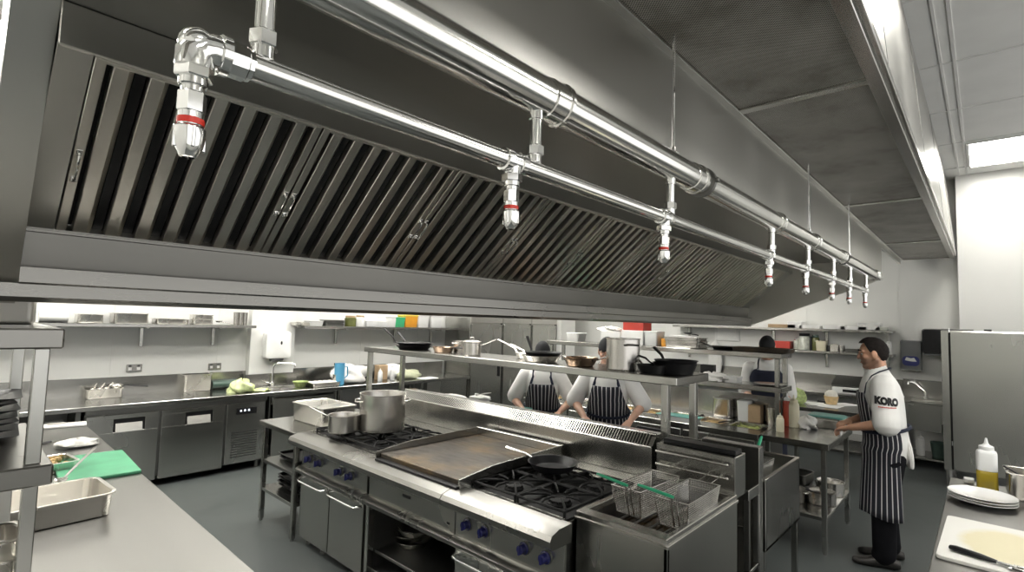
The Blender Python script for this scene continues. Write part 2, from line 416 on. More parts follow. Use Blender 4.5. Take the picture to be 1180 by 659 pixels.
g = MB(); g.box(.098, .895, 2.475, HX1, .915, 2.93, .003); g.box(HX1, .895, 2.85, PX1, .915, 2.93, .003)
g.box(.098, .885, 2.462, HX1, .925, 2.478, .002)
hb('inner_panel', g, 'steel_hood')
# supply-air plenum: frame, perforated plates, fascia
bars = [pz(857, 127, 2.92).x, pz(975, 237, 2.92).x, pz(1019, 281, 2.92).x]
xs = [-1.6]
k = bars[0]-(bars[1]-bars[0]) if False else bars[0]-2.0
xs = [k-2.0, k] + bars + [PX1]
g = MB()
g.box(xs[0], .29, 2.905, PX1, .345, 2.93, .003); g.box(xs[0], .862, 2.905, PX1, .90, 2.93, .003)
g.box(xs[0], .268, 2.925, PX1, .30, 2.955, .003)
for x in xs[1:-1]: g.box(x-.026, .34, 2.907, x+.026, .87, 2.93, .003)
g.box(PX1-.03, .34, 2.907, PX1, .87, 2.93, .003)
hb('plenum_frame', g, 'steel_bright')
for i in range(len(xs)-1):
    g = MB(); g.box(xs[i]+.026, .345, 2.92, xs[i+1]-.026, .862, 2.928, .001); hb('perforated_panel', g, 'perforated')
g = MB(); g.prism([(.272, 2.95), (.36, ZC-.002), (1.1, ZC-.002), (1.1, 3.05), (.9, 3.05), (.9, 2.93), (.30, 2.93)], 'x', xs[0], PX1)
hb('fascia', g, 'steel_hood')
for x in (2.6, 4.6, 6.6, 8.6):
    g = MB(); g.prism([(.270, 2.95), (.358, ZC-.003), (.365, ZC-.003), (.28, 2.95)], 'x', x, x+.006)
    hb('fascia_seam', g, 'steel_dark')

# ------------------------------------------------------------------ grease filters leaning in the hood
P0, P1 = Vector((0, 2.425, 2.116)), Vector((0, 1.872, 2.578))
LEN = (P1-P0).length
vdir = (P1-P0).normalized(); ndir = Vector((1, 0, 0)).cross(vdir)
if ndir.z > 0: ndir = -ndir
FW = .697
# local axes of a filter: x along the hood, y up the slope, z out of its face
FR = Matrix((Vector((1, 0, 0)), vdir, Vector((1, 0, 0)).cross(vdir))).transposed()
zs = 1 if Vector((1, 0, 0)).cross(vdir).dot(ndir) > 0 else -1
def fbox(m, x0, y0, x1, y1, z0, z1, bb=.002): m.box(x0, y0, zs*z0, x1, y1, zs*z1, bb)
def make_filter():
    t = thing('grease_filter', '', 'grease filter', (0, 0, 0), 0, 'baffle grease filters in the hood')
    f = MB()
    for (x0, y0, x1, y1) in ((0.002, .001, .03, LEN-.001), (FW-.03, .001, FW-.002, LEN-.001), (.028, .001, FW-.028, .014), (.028, LEN-.014, FW-.028, LEN-.001)):
        fbox(f, x0, y0, x1, y1, -.036, .006)
    f.build('frame', 'steel_filter', t)
    bk = MB(); fbox(bk, .02, .008, FW-.02, LEN-.008, -.05, -.038, .001); bk.build('back_plate', 'black_void', t)
    n = 7; pitch = (FW-.055)/n
    bf = MB(); ib = MB()
    for i in range(n):
        c = .0275+pitch*(i+.5); w = pitch*.30
        pr = [(c-w, -.030), (c-w*.96, .002), (c-w*.86, .004), (c+w*.42, .004), (c+w*.50, .002), (c+w, -.016), (c+w, -.030)]
        bf.prism([(u, zs*v) for u, v in pr], 'y', .012, LEN-.012)
        ib.prism([(c+pitch*.5-.020, zs*-.037), (c+pitch*.5-.014, zs*-.026), (c+pitch*.5+.014, zs*-.026), (c+pitch*.5+.020, zs*-.037)], 'y', .012, LEN-.012) if i < n-1 else None
    bf.build('baffle', 'steel_filter', t, 25); ib.build('inner_baffle', 'black_pan', t, 25)  # inner baffles coloured black to put shade into the gaps
    for x in (.016, FW-.016):
        h = MB(); ym = LEN*.44
        h.tube([(x, ym-.055, zs*.005), (x, ym-.053, zs*.022), (x, ym-.045, zs*.028), (x, ym+.045, zs*.028), (x, ym+.053, zs*.022), (x, ym+.055, zs*.005)], .0035, 6)
        for s in (-1, 1): h.box(x-.008, ym+s*.055-.012, zs*.004, x+.008, ym+s*.055+.012, zs*.009, .001)
        h.build('handle', 'chrome', t)
    return t
ords = ['first', 'second', 'third', 'fourth', 'fifth', 'sixth', 'seventh', 'eighth', 'ninth', 'last']
f0 = make_filter(); eul = FR.to_euler()
for i in range(10):
    loc = (.236+.70*i, P0.y, P0.z)
    lab = ('%s baffle filter of the hood counted from the left end panel' % ords[i]) if i < 9 else 'last baffle filter at the far right end of the hood'
    if i == 0: f0.location = loc; f0.rotation_euler = eul; f0['label'] = lab
    else: dup(f0, loc, 0, lab, None, eul)

# ------------------------------------------------------------------ pipes under the plenum
YP, ZB, ZL = .78, 2.394, 2.209
RB, RL = .047, .0205
bp = thing('service_pipe', 'thick polished steel pipe running along the hood', 'pipe', (0, YP, ZB))
def bpp(name, mb, m): o = mb.build(name, m, bp); o.matrix_parent_inverse = Matrix.Translation((0, -YP, -ZB)); return o
g = MB(); g.cyl((0, YP, ZB), RB, -.6, 6.22, 40, 'x'); bpp('pipe', g, 'pipe_steel')
for q in (.35, 1.248, 2.32, 3.627, 4.595, 5.657, 7.7):
    x = q*YP; g = MB()
    g.lathe([(RB, x-.03), (RB+.004, x-.028), (RB+.004, x+.022), (RB+.008, x+.024), (RB+.008, x+.034), (RB, x+.036)], (0, YP, ZB), 40, 'x')
    bpp('coupling', g, 'pipe_steel')
for q in (2.42, 5.75):
    x = q*YP; g = MB(); g.lathe([(RB, x), (RB+.009, x+.001), (RB+.009, x+.017), (RB, x+.018)], (0, YP, ZB), 40, 'x')
    g.box(x, YP-RB-.022, ZB-.008, x+.018, YP-RB-.004, ZB+.008, .002); bpp('clamp', g, 'steel_dark')
for q in (2.203, 4.7, 6.4):
    x = q*YP; g = MB(); g.cyl((x, YP+.03, 0), .005, ZB+RB+.045, 2.915, 8)
    bpp('hanger_rod', g, 'chrome')
    g = MB(); g.box(x-.012, YP+.012, ZB+RB-.004, x+.012, YP+.048, ZB+RB+.03, .003); g.cyl((x, YP+.03, 0), .010, ZB+RB+.028, ZB+RB+.05, 8); bpp('hanger_bracket', g, 'chrome')
stubs = [.29, .918, 1.635, 2.77, 3.49, 4.2, 4.82, 5.56]
for x in stubs:
    g = MB(); g.cyl((x, YP, 0), .0145, ZL+.03, ZB-RB+.012, 16); g.cyl((x, YP, 0), .0175, ZB-RB-.018, ZB-RB+.004, 16)
    g.cyl((x, YP, 0), .021, ZL+.034, ZL+.058, 6); g.cyl((x, YP, 0), .016, ZL+.015, ZL+.036, 14)
    bpp('drop_stub', g, 'chrome')
lp = thing('spray_pipe', 'thin polished lower pipe carrying spray nozzles in front of filters', 'pipe', (0, YP, ZL))
def lpp(name, mb, m): o = mb.build(name, m, lp); o.matrix_parent_inverse = Matrix.Translation((0, -YP, -ZL)); return o
tees = [.203, .84, 1.59, 2.72, 3.43, 4.14, 4.76, 5.50]
g = MB(); g.cyl((0, YP, ZL), RL, .235, 5.5, 28, 'x'); lpp('pipe', g, 'pipe_steel')
g = MB(); x = tees[0]
g.lathe([(.020, x+.042), (.0255, x+.040), (.0255, x+.062), (.0235, x+.064), (.0235, x+.070), (RL, x+.072)], (0, YP, ZL), 10, 'x')
g.lathe([(.025, x+.026), (.0285, x+.028), (.0285, x+.039), (.025, x+.041)], (0, YP, ZL), 28, 'x')
g.tube([(x+.038, YP, ZL), (x+.018, YP, ZL), (x+.006, YP, ZL-.003), (x, YP, ZL-.012), (x, YP, ZL-.032)], [.0245, .0245, .025, .0245, .024], 24)
g.ball((x+.002, YP, ZL+.002), .0243, 20, 10)
lpp('elbow', g, 'chrome')
for x in tees[1:]:
    g = MB()
    g.lathe([(RL, x-.034), (.0255, x-.032), (.0265, x-.016), (.023, x-.014), (.023, x+.014), (.0265, x+.016), (.0255, x+.032), (RL, x+.034)], (0, YP, ZL), 20, 'x')
    g.cyl((x, YP, 0), .020, ZL-.036, ZL, 18)
    lpp('tee', g, 'chrome')
def make_nozzle():
    t = thing('spray_nozzle', '', 'nozzle', (0, 0, 0), 0, 'spray nozzles along the lower pipe'); t.scale = (.86, .86, .9)
    g = MB(); g.cyl((0, 0, 0), .0275, -.052, -.032, 6); g.cyl((0, 0, 0), .021, -.064, -.050, 18); g.build('hex_nut', 'chrome', t)
    g = MB(); g.cyl((0, 0, 0), .0165, -.074, -.060, 16); g.cyl((0, 0, 0), .0205, -.104, -.072, 6); g.cyl((0, 0, 0), .0185, -.125, -.102, 18); g.build('body', 'chrome', t)
    g = MB(); g.lathe([(.0183, -.122), (.0193, -.1215), (.0193, -.1125), (.0183, -.112)], (0, 0, 0), 20); tag(g.build('red_band', 'red_enamel', t), 'red band')
    g = MB(); g.lathe([(.0190, -.124), (.0225, -.128), (.0225, -.136), (.0195, -.156), (.0120, -.170), (.0085, -.171), (.0085, -.160), (0, -.160)], (0, 0, 0), 20)
    for a in range(0, 360, 90):
        g.box(.0205*math.cos(R(a))-.0025, .0205*math.sin(R(a))-.0025, -.158, .0205*math.cos(R(a))+.0025, .0205*math.sin(R(a))+.0025, -.126, .001)
    g.build('tip', 'chrome', t)
    return t
nz0 = make_nozzle()
nl = ['large chrome spray nozzle hanging from the pipe elbow at left', 'chrome spray nozzle with red band, second along the lower pipe', 'third chrome spray nozzle along the lower pipe', 'fourth chrome spray nozzle along the lower pipe', 'fifth chrome spray nozzle along the lower pipe', 'sixth chrome spray nozzle along the lower pipe', 'seventh chrome spray nozzle, next to last on the pipe', 'last chrome spray nozzle at far right end of the pipe']
for i, x in enumerate(tees):
    if i == 0: nz0.location = (x, YP, ZL); nz0['label'] = nl[0]
    else: dup(nz0, (x, YP, ZL), random.uniform(0, 1), nl[i])
# ------------------------------------------------------------------ makers of kitchenware
def gn_mesh(w, l, h, t=.0025, rim=.012, r=.03, taper=.93):
    rs = []
    def ring(k, dw, z, rr): return [(x, y, z) for x, y in rrect(w*k+dw, l*k+dw, rr)]
    rs = [ring(taper, -.03, 0, r*.6), ring(taper, -.008, .004, r*.8), ring(taper, 0, .014, r), ring(1, -2*rim, h-.004, r), ring(1, -2*rim+.002, h-.002, r),
          ring(1, 0, h-.006, r+rim*.6), ring(1, .001, h-.001, r+rim*.6), ring(1, -2*rim+.002, h, r), ring(1, -2*rim-2*t, h-.004, r*.95),
          ring(taper, -2*t, .016, r*.9), ring(taper, -.008-2*t, .006, r*.7), ring(taper, -.04, .004, r*.5)]
    m = MB(); m.rings(rs); return m
def gn(w, l, h, label, loc, rz=0, group=None, mat='steel_pan', name='gastronorm_pan', cat='pan', **k):
    o = gn_mesh(w, l, h, **k).build(name, mat); o.location = loc; o.rotation_euler = (0, 0, rz)
    return tag(o, label, cat, group)
def frying_pan(label, loc, rz=0, r=.13, h=.045, mat='black_pan', hmat='black_pan', hl=.2, rise=.06, group=None, tilt=0, cat='frying pan'):
    t = thing('frying_pan', label, cat, loc, rz, group); t.rotation_euler = (0, tilt, rz)
    m = MB(); m.lathe([(0, 0), (r*.72, 0), (r*.80, .004), (r, h), (r+.004, h+.001), (r+.003, h-.003), (r*.97, h-.003), (r*.78, .007), (r*.7, .004), (0, .004)], (0, 0, 0), 36)
    m.build('pan_body', mat, t)
    m = MB(); m.tube([(r-.008, 0, h*.7), (r+.03, 0, h*.95), (r+.06, 0, h+rise*.35), (r+hl, 0, h+rise), (r+hl+.006, 0, h+rise)], [.009, .010, .013, .016, .008], 10, flat=.55)
    for s in (-.018, .018): m.ball((r-.004, s, h*.7), .005, 8, 5)
    m.build('handle', hmat, t); return t
def pot(label, loc, r, h, rz=0, mat='steel_pot', long_handle=None, loops=True, lid=False, name='stock_pot', group=None, cat='pot'):
    t = thing(name, label, cat, loc, rz, group)
    m = MB(); m.lathe([(0, 0), (r*.93, 0), (r, .008), (r, h-.006), (r+.006, h-.002), (r+.006, h+.001), (r-.002, h), (r-.004, h-.004), (r-.004, .010), (r*.9, .005), (0, .005)], (0, 0, 0), 40)
    m.build('pot_body', mat, t)
    if loops:
        for s in (-1, 1):
            m = MB(); w = r*.42; y0 = s*math.sqrt(max(r*r-w*w, 0)); z = h*.80
            m.tube([(-w, y0-s*.004, z), (-w*1.02, y0+s*.022, z), (-w*.75, s*(r+.034), z+.004), (w*.75, s*(r+.034), z+.004), (w*1.02, y0+s*.022, z), (w, y0-s*.004, z)], .0065, 8)
            m.build('handle', 'steel_bright', t)
    if long_handle:
        m = MB(); m.tube([(r-.004, 0, h*.78), (r+.03, 0, h*.84), (r+long_handle*.4, 0, h*.95), (r+long_handle, 0, h*.95+long_handle*.22)], [.007, .007, .009, .010], 8, flat=.6)
        m.build('handle', 'steel_bright', t)
    if lid:
        m = MB(); m.lathe([(0, h+.002), (r+.006, h+.002), (r+.006, h+.006), (r*.8, h+.016), (0, h+.022)], (0, 0, 0), 32)
        m.tube([(-.022, 0, h+.016), (-.02, 0, h+.045), (.02, 0, h+.045), (.022, 0, h+.016)], .005, 8); m.build('lid', mat, t)
    return t
def revolve(name, label, cat, loc, prof, mat, seg=24, group=None):
    m = MB(); m.lathe(prof, (0, 0, 0), seg); o = m.build(name, mat); o.location = loc; return tag(o, label, cat, group)
def squeeze_bottle(label, loc, r, h, body, cap, group=None, fill=None, fmat=None, square=False):
    t = thing('squeeze_bottle', label, 'bottle', loc, 0, group)
    m = MB()
    if square:
        rs = [[(x, y, z) for x, y in rrect(2*a, 2*a, a*.45)] for a, z in ((r*.93, (fill or 0)), (r, (fill or 0)+.004), (r, h*.70), (r*.92, h*.74), (r*.6, h*.78))]
        m.rings(rs)
    else: m.lathe([(r*.9, fill or 0), (r, (fill or 0)+.005), (r, h*.66), (r*.85, h*.74), (r*.6, h*.78)], (0, 0, 0), 24)
    m.build('bottle_body', body, t)
    if fill:
        m = MB()
        if square: m.rings([[(x, y, z) for x, y in rrect(2*a, 2*a, a*.45)] for a, z in ((r*.93, 0), (r, .005), (r, fill))])
        else: m.lathe([(r*.9, 0), (r, .005), (r, fill)], (0, 0, 0), 24)
        m.build('contents', fmat, t)
    m = MB(); m.lathe([(r*.72, h*.765), (r*.74, h*.78), (r*.72, h*.84), (r*.35, h*.87), (r*.22, h*.90), (r*.09, h), (0, h)], (0, 0, 0), 20); m.build('nozzle_cap', cap, t)
    return t
def ladle(label, a, bpt, r=.006, bowl=.035, name='ladle', mat='steel_pan', cat='ladle'):
    """straight handle from a (bowl end) to b"""
    a, bpt = Vector(a), Vector(bpt); t = thing(name, label, cat, a)
    d = bpt-a
    m = MB(); m.tube([(0, 0, 0), d*.5+Vector((0, 0, .004)), d*.97, d], [r*.8, r, r, r*.6], 8, flat=.6); m.build('handle', mat, t)
    m = MB(); m.lathe([(0, 0), (bowl*.7, .004), (bowl, .02), (bowl+.001, .021), (bowl*.65, .007), (0, .004)], tuple(-d.normalized()*bowl*.9+Vector((0, 0, -.008))), 16); m.build('bowl', mat, t)
    return t
def wad(label, loc, sx, sy, sz, mat, name='cloth', cat='cloth', seed=1, amp=.22, n=26):
    """crumpled soft lump resting on its underside"""
    rnd = random.Random(seed); ph = [(rnd.uniform(2, 7), rnd.uniform(2, 7), rnd.uniform(0, 6)) for _ in range(5)]
    m = MB(); rs = []
    for i in range(n//2+1):
        t = min(max(math.pi*i/(n//2), .03), math.pi-.03); ring = []
        for j in range(n):
            a = 2*math.pi*j/n
            k = 1+amp*sum(math.sin(p*t+q*math.floor(1)*a*round(q)/q+o) for p, q, o in ph)/3
            z = -math.cos(t)*sz*k
            ring.append((sx*k*math.sin(t)*math.cos(a), sy*k*math.sin(t)*math.sin(a), max(z, -sz*.55)+sz*.55))
        rs.append(ring)
    m.rings(rs); o = m.build(name, mat, None, 60); o.location = loc; return tag(o, label, cat)
def carton(name, label, cat, loc, dims, mat, rz=0, group=None, b=.004):
    m = MB(); w, l, h = dims; m.box(-w/2, -l/2, 0, w/2, l/2, h, b); o = m.build(name, mat); o.location = loc; o.rotation_euler = (0, 0, rz)
    return tag(o, label, cat, group)
def tub(name, label, cat, loc, w, l, h, mat, lidmat, rz=0, group=None):
    t = thing(name, label, cat, loc, rz, group)
    m = MB(); m.rings([[(x, y, z) for x, y in rrect(w*k, l*k, .02)] for k, z in ((.88, 0), (.9, .004), (1, h*.9))]); m.build('tub_body', mat, t)
    m = MB(); m.rings([[(x, y, z) for x, y in rrect(w*k, l*k, .022)] for k, z in ((1.03, h*.88), (1.05, h*.9), (1.05, h*.97), (.99, h), (.9, h-.003))]); m.build('lid', lidmat, t)
    return t
def square_leg(m, x, y, z0, z1, w=.038):
    m.box(x-w/2, y-w/2, z0+.02, x+w/2, y+w/2, z1, .002); m.cyl((x, y, 0), w*.42, z0, z0+.022, 12)
def work_table(name, label, x0, y0, x1, y1, h=.9, shelf=.25, mat='steel_flat', lip=.045, legs=True, cat='table', splash=None):
    t = thing(name, label, cat, ((x0+x1)/2, (y0+y1)/2, 0)); inv = Matrix.Translation((-(x0+x1)/2, -(y0+y1)/2, 0))
    def p(nm, m, mt):
        o = m.build(nm, mt, t); o.matrix_parent_inverse = inv; return o
    m = MB(); m.box(x0, y0, h-lip, x1, y1, h, .004); p('worktop', m, mat)
    if legs:
        for x in (x0+.045, x1-.045):
            for y in (y0+.045, y1-.045):
                m = MB(); square_leg(m, x, y, 0, h-lip); p('leg', m, 'steel_upright')
    if shelf:
        m = MB(); m.box(x0+.03, y0+.03, shelf-.03, x1-.03, y1-.03, shelf, .003); p('undershelf', m, 'steel_flat')
    return t, p
def gantry(name, label, x0, y0, x1, y1, z0, tiers, th=.055, mat='steel_flat', cat='shelf', pw=.036, inset=.04):
    t = thing(name, label, cat, ((x0+x1)/2, (y0+y1)/2, z0)); inv = Matrix.Translation((-(x0+x1)/2, -(y0+y1)/2, -z0))
    def p(nm, m, mt):
        o = m.build(nm, mt, t); o.matrix_parent_inverse = inv; return o
    for z in tiers:
        m = MB(); m.box(x0, y0, z-th, x1, y1, z, .005); p('shelf_board', m, mat)
    for x in (x0+inset, x1-inset):
        for y in (y0+inset, y1-inset):
            m = MB(); lo = z0
            for z in sorted(tiers): m.box(x-pw/2, y-pw/2, lo, x+pw/2, y+pw/2, z-th, .003); lo = z
            p('post', m, 'steel_upright')
    return t, p

# ------------------------------------------------------------------ left foreground counter
tc, _ = work_table('prep_counter', 'brushed steel prep counter along the left foreground, green board on it', -.5, 1.1, .835, 5.57, .9, .3, 'steel_flat_cross', .05)
ov, _ = gantry('over_shelf', 'two tier steel shelf unit standing on the left foreground counter', -.7, 2.06, .247, 2.86, .9, (1.386, 1.788), .06, 'steel_rim', pw=.036, inset=.045)
gn(.34, .30, .13, 'steel pan on top tier of the left foreground shelf, under the hood edge', (.06, 2.64, 1.788), 0, None, 'steel_pan')
for i in range(7):
    w = .30-.012*(i % 3); z = 1.387+.0215*i
    m = MB(); m.rings([[(x, y, zz) for x, y in rrect(w*k, w*k, .03)] for k, zz in ((.6, 0), (.66, .002), (.97, .021), (1.0, .022), (.98, .0195), (.62, .004), (.5, .004))])
    o = m.build('square_plate', 'black_plastic'); o.location = (.055-.008*(i % 2), 2.60+.006*(i % 3), z); o.rotation_euler = (0, 0, R(3*(i % 3)-3))
    tag(o, 'black square plate stacked on lower tier of the left foreground shelf', 'plate', 'black square plates in a stack')
for i in range(5):
    o = revolve('round_plate', 'white plate in the short stack beside black square plates', 'plate', (-.005, 2.27, 1.387+.016*i), [(0, 0), (.07, 0), (.08, .003), (.125, .014), (.126, .0155), (.075, .005), (0, .005)], 'white_glaze', 30, 'white plates beside the black plates')
wad('white cloth lying on the stack of black square plates', (.03, 2.62, 1.541), .10, .09, .035, 'cloth_white', 'folded_cloth', 'cloth', 3)
ladle('steel ladle lying over the white cloth on black square plates', (.09, 2.52, 1.60), (.13, 2.70, 1.645), .006, .03)
# things on the counter
gn(.53, .36, .105, 'long shallow steel pan on left counter beside green board', (.325, 3.16, .9), R(4), None, 'steel_pan', r=.05)
m = MB(); m.rings([[(x, y, z) for x, y in rrect(.36*k, .62*k, .012)] for k, z in ((.99, 0), (1, .003), (1, .015), (.99, .018))])
o = m.build('chopping_board', 'green_board'); o.location = (.665, 3.98, .9); o.rotation_euler = (0, 0, R(-2)); tag(o, 'green chopping board on the left foreground counter', 'chopping board')
small = [gn(.26, .20, .10, 'lowest small steel pan of the stack behind the shelf leg', (.075, 2.20, .9), R(3), 'small steel pans stacked under the shelf', 'steel_pan')]
for i, lb in enumerate(['second small steel pan of the stack behind the shelf leg', 'third small steel pan of the stack behind the shelf leg', 'topmost small steel pan of the stack behind the shelf leg']):
    dup(small[0], (.075+.006*i, 2.20+.004*i, .9+.055*(i+1)), R(3+4*i), lb)
wad('crumpled grey cloth on left counter behind the green board', pz(88, 515, .9), .12, .085, .035, 'cloth_grey', 'folded_cloth', 'cloth', 11)
p0 = pz(72, 492, .9); carton('folded_cloth', 'white folded cloth at back of the left counter', 'cloth', p0, (.30, .14, .018), 'cloth_white', R(-8))
def knife(label, a, bpt, blade, hm='black_plastic', w=.02):
    a, bpt = Vector(a), Vector(bpt); d = bpt-a; L = d.length; t = thing('kitchen_knife', label, 'knife', a); t.rotation_euler = (0, 0, math.atan2(d.y, d.x))
    m = MB(); m.prism([(0, -w*.5), (blade*.8, -w*.5), (blade, w*.15), (blade*.4, w*.5), (0, w*.5)], 'z', .001, .003) ; m.build('blade', 'steel_bright', t)
    m = MB(); m.tube([(-.002, 0, .008), (-.03, 0, .009), (-(L-blade), 0, .009), (-(L-blade)-.004, 0, .009)], [.009, .011, .012, .006], 8, flat=.7); m.build('handle', hm, t); return t
knife('knife with steel handle lying on white folded cloth', p0+Vector((.02, .01, .019)), p0+Vector((.30, -.04, .019)), .17, 'steel_bright')
q0 = pz(60, 512, .9); knife('black handled knife on left counter beside grey cloth', q0+Vector((.0, .05, 0)), q0+Vector((.26, .20, 0)), .14)
gn(.16, .26, .06, 'small open steel tray beside green board with trimmings', pz(64, 540, .9)+Vector((0, -.02, 0)), R(8), None, 'steel_pan')
ladle('steel spoon leaning from small tray across green board', pz(72, 553, .96), pz(110, 516, .99), .008, .03, 'serving_spoon', 'steel_bright', 'spoon')
m = MB()
for k in range(9): m.ball((random.uniform(-.05, .05), random.uniform(-.09, .09), .012+random.uniform(0, .015)), .022, 8, 5)
o = m.build('trimmings', 'food_mix'); o.location = pz(64, 540, .9)+Vector((0, -.02, .012)); tag(o, 'brown trimmings heaped in small tray beside green board', 'food', None, 'stuff')

# ------------------------------------------------------------------ back-left run along the wall
t = thing('wall_worktop', 'long steel worktop with upstand along the back left wall', 'worktop', (3.1, 6.8, .85))
inv = Matrix.Translation((-3.1, -6.8, -.85))
def wp(nm, m, mt):
    o = m.build(nm, mt, t); o.matrix_parent_inverse = inv; return o
m = MB(); m.box(-1.4, 6.44, .855, 2.78, 7.08, .90, .004); m.box(3.25, 6.44, .855, 6.04, 7.18, .90, .004)
m.box(2.78, 6.44, .855, 3.25, 6.56, .90, .003); m.box(2.78, 6.94, .855, 3.25, 7.08, .90, .003); wp('worktop', m, 'steel_flat')
m = MB(); m.box(-1.4, 7.165, .90, 2.70, 7.19, 1.10, .003); m.box(3.29, 7.165, .90, 6.04, 7.19, 1.10, .003); m.box(2.66, 7.05, .90, 3.33, 7.08, 1.06, .003)
m.box(-1.4, 7.07, .90, 2.70, 7.165, .905, .001); wp('upstand', m, 'steel_flat')
m = MB(); m.rings([[(3.015+x, 6.75+y, z) for x, y in rrect(.47*k, .38*k, .05)] for k, z in ((1.0, .897), (.98, .885), (.94, .72), (.5, .71))]); wp('sink_bowl', m, 'steel_pan')
tp = thing('sink_tap', 'steel swan neck tap at the back left sink below the white dispenser', 'tap', (2.98, 7.0, .90))
m = MB(); m.cyl((0, 0, 0), .025, 0, .05, 16); m.build('base', 'chrome', tp)
m = MB(); m.tube([(0, 0, .04), (0, 0, .25), (.02, -.01, .29), (.06, -.03, .305), (.20, -.10, .305), (.235, -.115, .285), (.238, -.117, .24)], .012, 10); m.build('spout', 'chrome', tp)
m = MB(); m.tube([(-.02, 0, .03), (-.06, -.02, .05), (-.10, -.03, .06)], .008, 8); m.build('lever', 'chrome', tp)

fr = thing('counter_fridge', 'two door steel counter fridge under the back left worktop', 'fridge', (1.85, 6.8, 0))
inv2 = Matrix.Translation((-1.85, -6.8, 0))
def fp(nm, m, mt, par=None):
    o = m.build(nm, mt, fr)
    o.matrix_parent_inverse = inv2
    if par is not None: o.parent = par; o.matrix_parent_inverse = inv2
    return o
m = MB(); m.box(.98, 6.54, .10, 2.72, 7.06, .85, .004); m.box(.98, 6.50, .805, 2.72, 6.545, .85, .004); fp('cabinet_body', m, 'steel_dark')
for (x0, x1) in ((.99, 1.60), (1.625, 2.245)):
    m = MB(); w = x1-x0; hx0, hx1 = x0+w*.36, x0+w*.80
    # door panel built around its recessed pull
    m.box(x0, 6.50, .075, x1, 6.538, .615, .003); m.box(x0, 6.50, .745, x1, 6.538, .790, .003)
    m.box(x0, 6.50, .613, hx0, 6.538, .747, .002); m.box(hx1, 6.50, .613, x1, 6.538, .747, .002)
    d = fp('door', m, 'steel_upright')
    m = MB(); m.box(hx0, 6.512, .70, hx1, 6.537, .746, .002); m.box(hx0, 6.512, .612, hx0+.02, 6.537, .70, .001); m.box(hx1-.02, 6.512, .612, hx1, 6.537, .70, .001)
    o = fp('pull_recess', m, 'black_plastic'); o.parent = d; o.matrix_parent_inverse = Matrix.Identity(4)
    m = MB(); m.prism([(6.498, .612), (6.536, .612), (6.536, .70), (6.520, .70)], 'x', hx0+.02, hx1-.02); o = fp('pull_plate', m, 'steel_bright'); o.parent = d; o.matrix_parent_inverse = Matrix.Identity(4)
m = MB(); m.box(2.27, 6.50, .10, 2.70, 6.538, .79, .003); gp = fp('compressor_panel', m, 'steel_upright')
m = MB(); m.box(2.37, 6.494, .66, 2.60, 6.502, .735, .002); cp = fp('control_display', m, 'black_plastic')
for x in (2.41, 2.455, 2.50):
    m = MB(); m.box(x, 6.491, .695, x+.018, 6.495, .712, .001)
    if x > 2.45: m.box(x+.004, 6.491, .710, x+.014, 6.495, .718, .001)
    o = fp('display_light', m, 'display_white'); o.parent = cp; o.matrix_parent_inverse = Matrix.Identity(4)
m = MB()
for i in range(11): m.box(2.33, 6.497, .17+.028*i, 2.62, 6.501, .182+.028*i, .001)
o = fp('vent_grille', m, 'black_void'); o.parent = gp; o.matrix_parent_inverse = Matrix.Identity(4)
for x in (1.03, 2.66):
    for y in (6.58, 7.0):
        m = MB(); m.cyl((x, y, 0), .022, 0, .10, 12); fp('leg', m, 'steel_dark')
ub = thing('open_base_unit', 'dark open fronted base unit left of the counter fridge', 'cabinet', (.4, 6.8, 0)); inv3 = Matrix.Translation((-.4, -6.8, 0))
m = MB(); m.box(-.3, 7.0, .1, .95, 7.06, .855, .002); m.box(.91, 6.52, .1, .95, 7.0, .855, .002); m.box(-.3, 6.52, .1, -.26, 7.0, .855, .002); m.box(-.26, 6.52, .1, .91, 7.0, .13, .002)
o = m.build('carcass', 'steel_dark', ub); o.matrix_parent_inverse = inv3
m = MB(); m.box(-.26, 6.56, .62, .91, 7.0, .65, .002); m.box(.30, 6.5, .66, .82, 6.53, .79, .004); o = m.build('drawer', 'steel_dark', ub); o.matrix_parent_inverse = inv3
for x in (-.24, .89):
    m = MB(); m.cyl((x, 6.6, 0), .022, 0, .1, 12); m.cyl((x, 6.95, 0), .022, 0, .1, 12); o = m.build('leg', 'steel_dark', ub); o.matrix_parent_inverse = inv3
sc = thing('sink_cabinet', 'plain steel sink cabinet right of the counter fridge', 'cabinet', (3.1, 6.8, 0)); inv4 = Matrix.Translation((-3.1, -6.8, 0))
def scp(nm, m, mt):
    o = m.build(nm, mt, sc); o.matrix_parent_inverse = inv4; return o
m = MB()
m.box(2.76, 6.54, .10, 2.775, 7.06, .85, .001); m.box(3.62, 6.54, .10, 3.64, 7.06, .85, .001); m.box(2.775, 7.04, .1, 3.62, 7.06, .85, .001); m.box(2.775, 6.54, .1, 3.62, 7.04, .12, .001); m.box(2.775, 6.54, .82, 3.62, 6.56, .85, .001)
scp('carcass', m, 'steel_dark')
m = MB(); m.box(2.80, 6.50, .11, 3.60, 6.538, .80, .004); scp('door', m, 'steel_upright')
for x in (2.8, 3.6):
    m = MB(); m.cyl((x, 6.6, 0), .022, 0, .10, 12); scp('leg', m, 'steel_dark')
bt = thing('open_base_unit', 'open steel base with shelf under the far half of the back left worktop', 'cabinet', (4.8, 6.8, 0)); inv5 = Matrix.Translation((-4.8, -6.8, 0))
def btp(nm, m, mt):
    o = m.build(nm, mt, bt); o.matrix_parent_inverse = inv5; return o
m = MB(); m.box(3.68, 6.54, .28, 5.15, 7.1, .31, .003); btp('undershelf', m, 'steel_dark')
m = MB(); m.box(5.18, 6.50, .10, 6.02, 7.1, .852, .004); btp('cupboard', m, 'steel_upright')
for x in (3.7, 5.12):
    for y in (6.56, 7.08):
        m = MB(); square_leg(m, x, y, 0, .854); btp('leg', m, 'steel_upright')
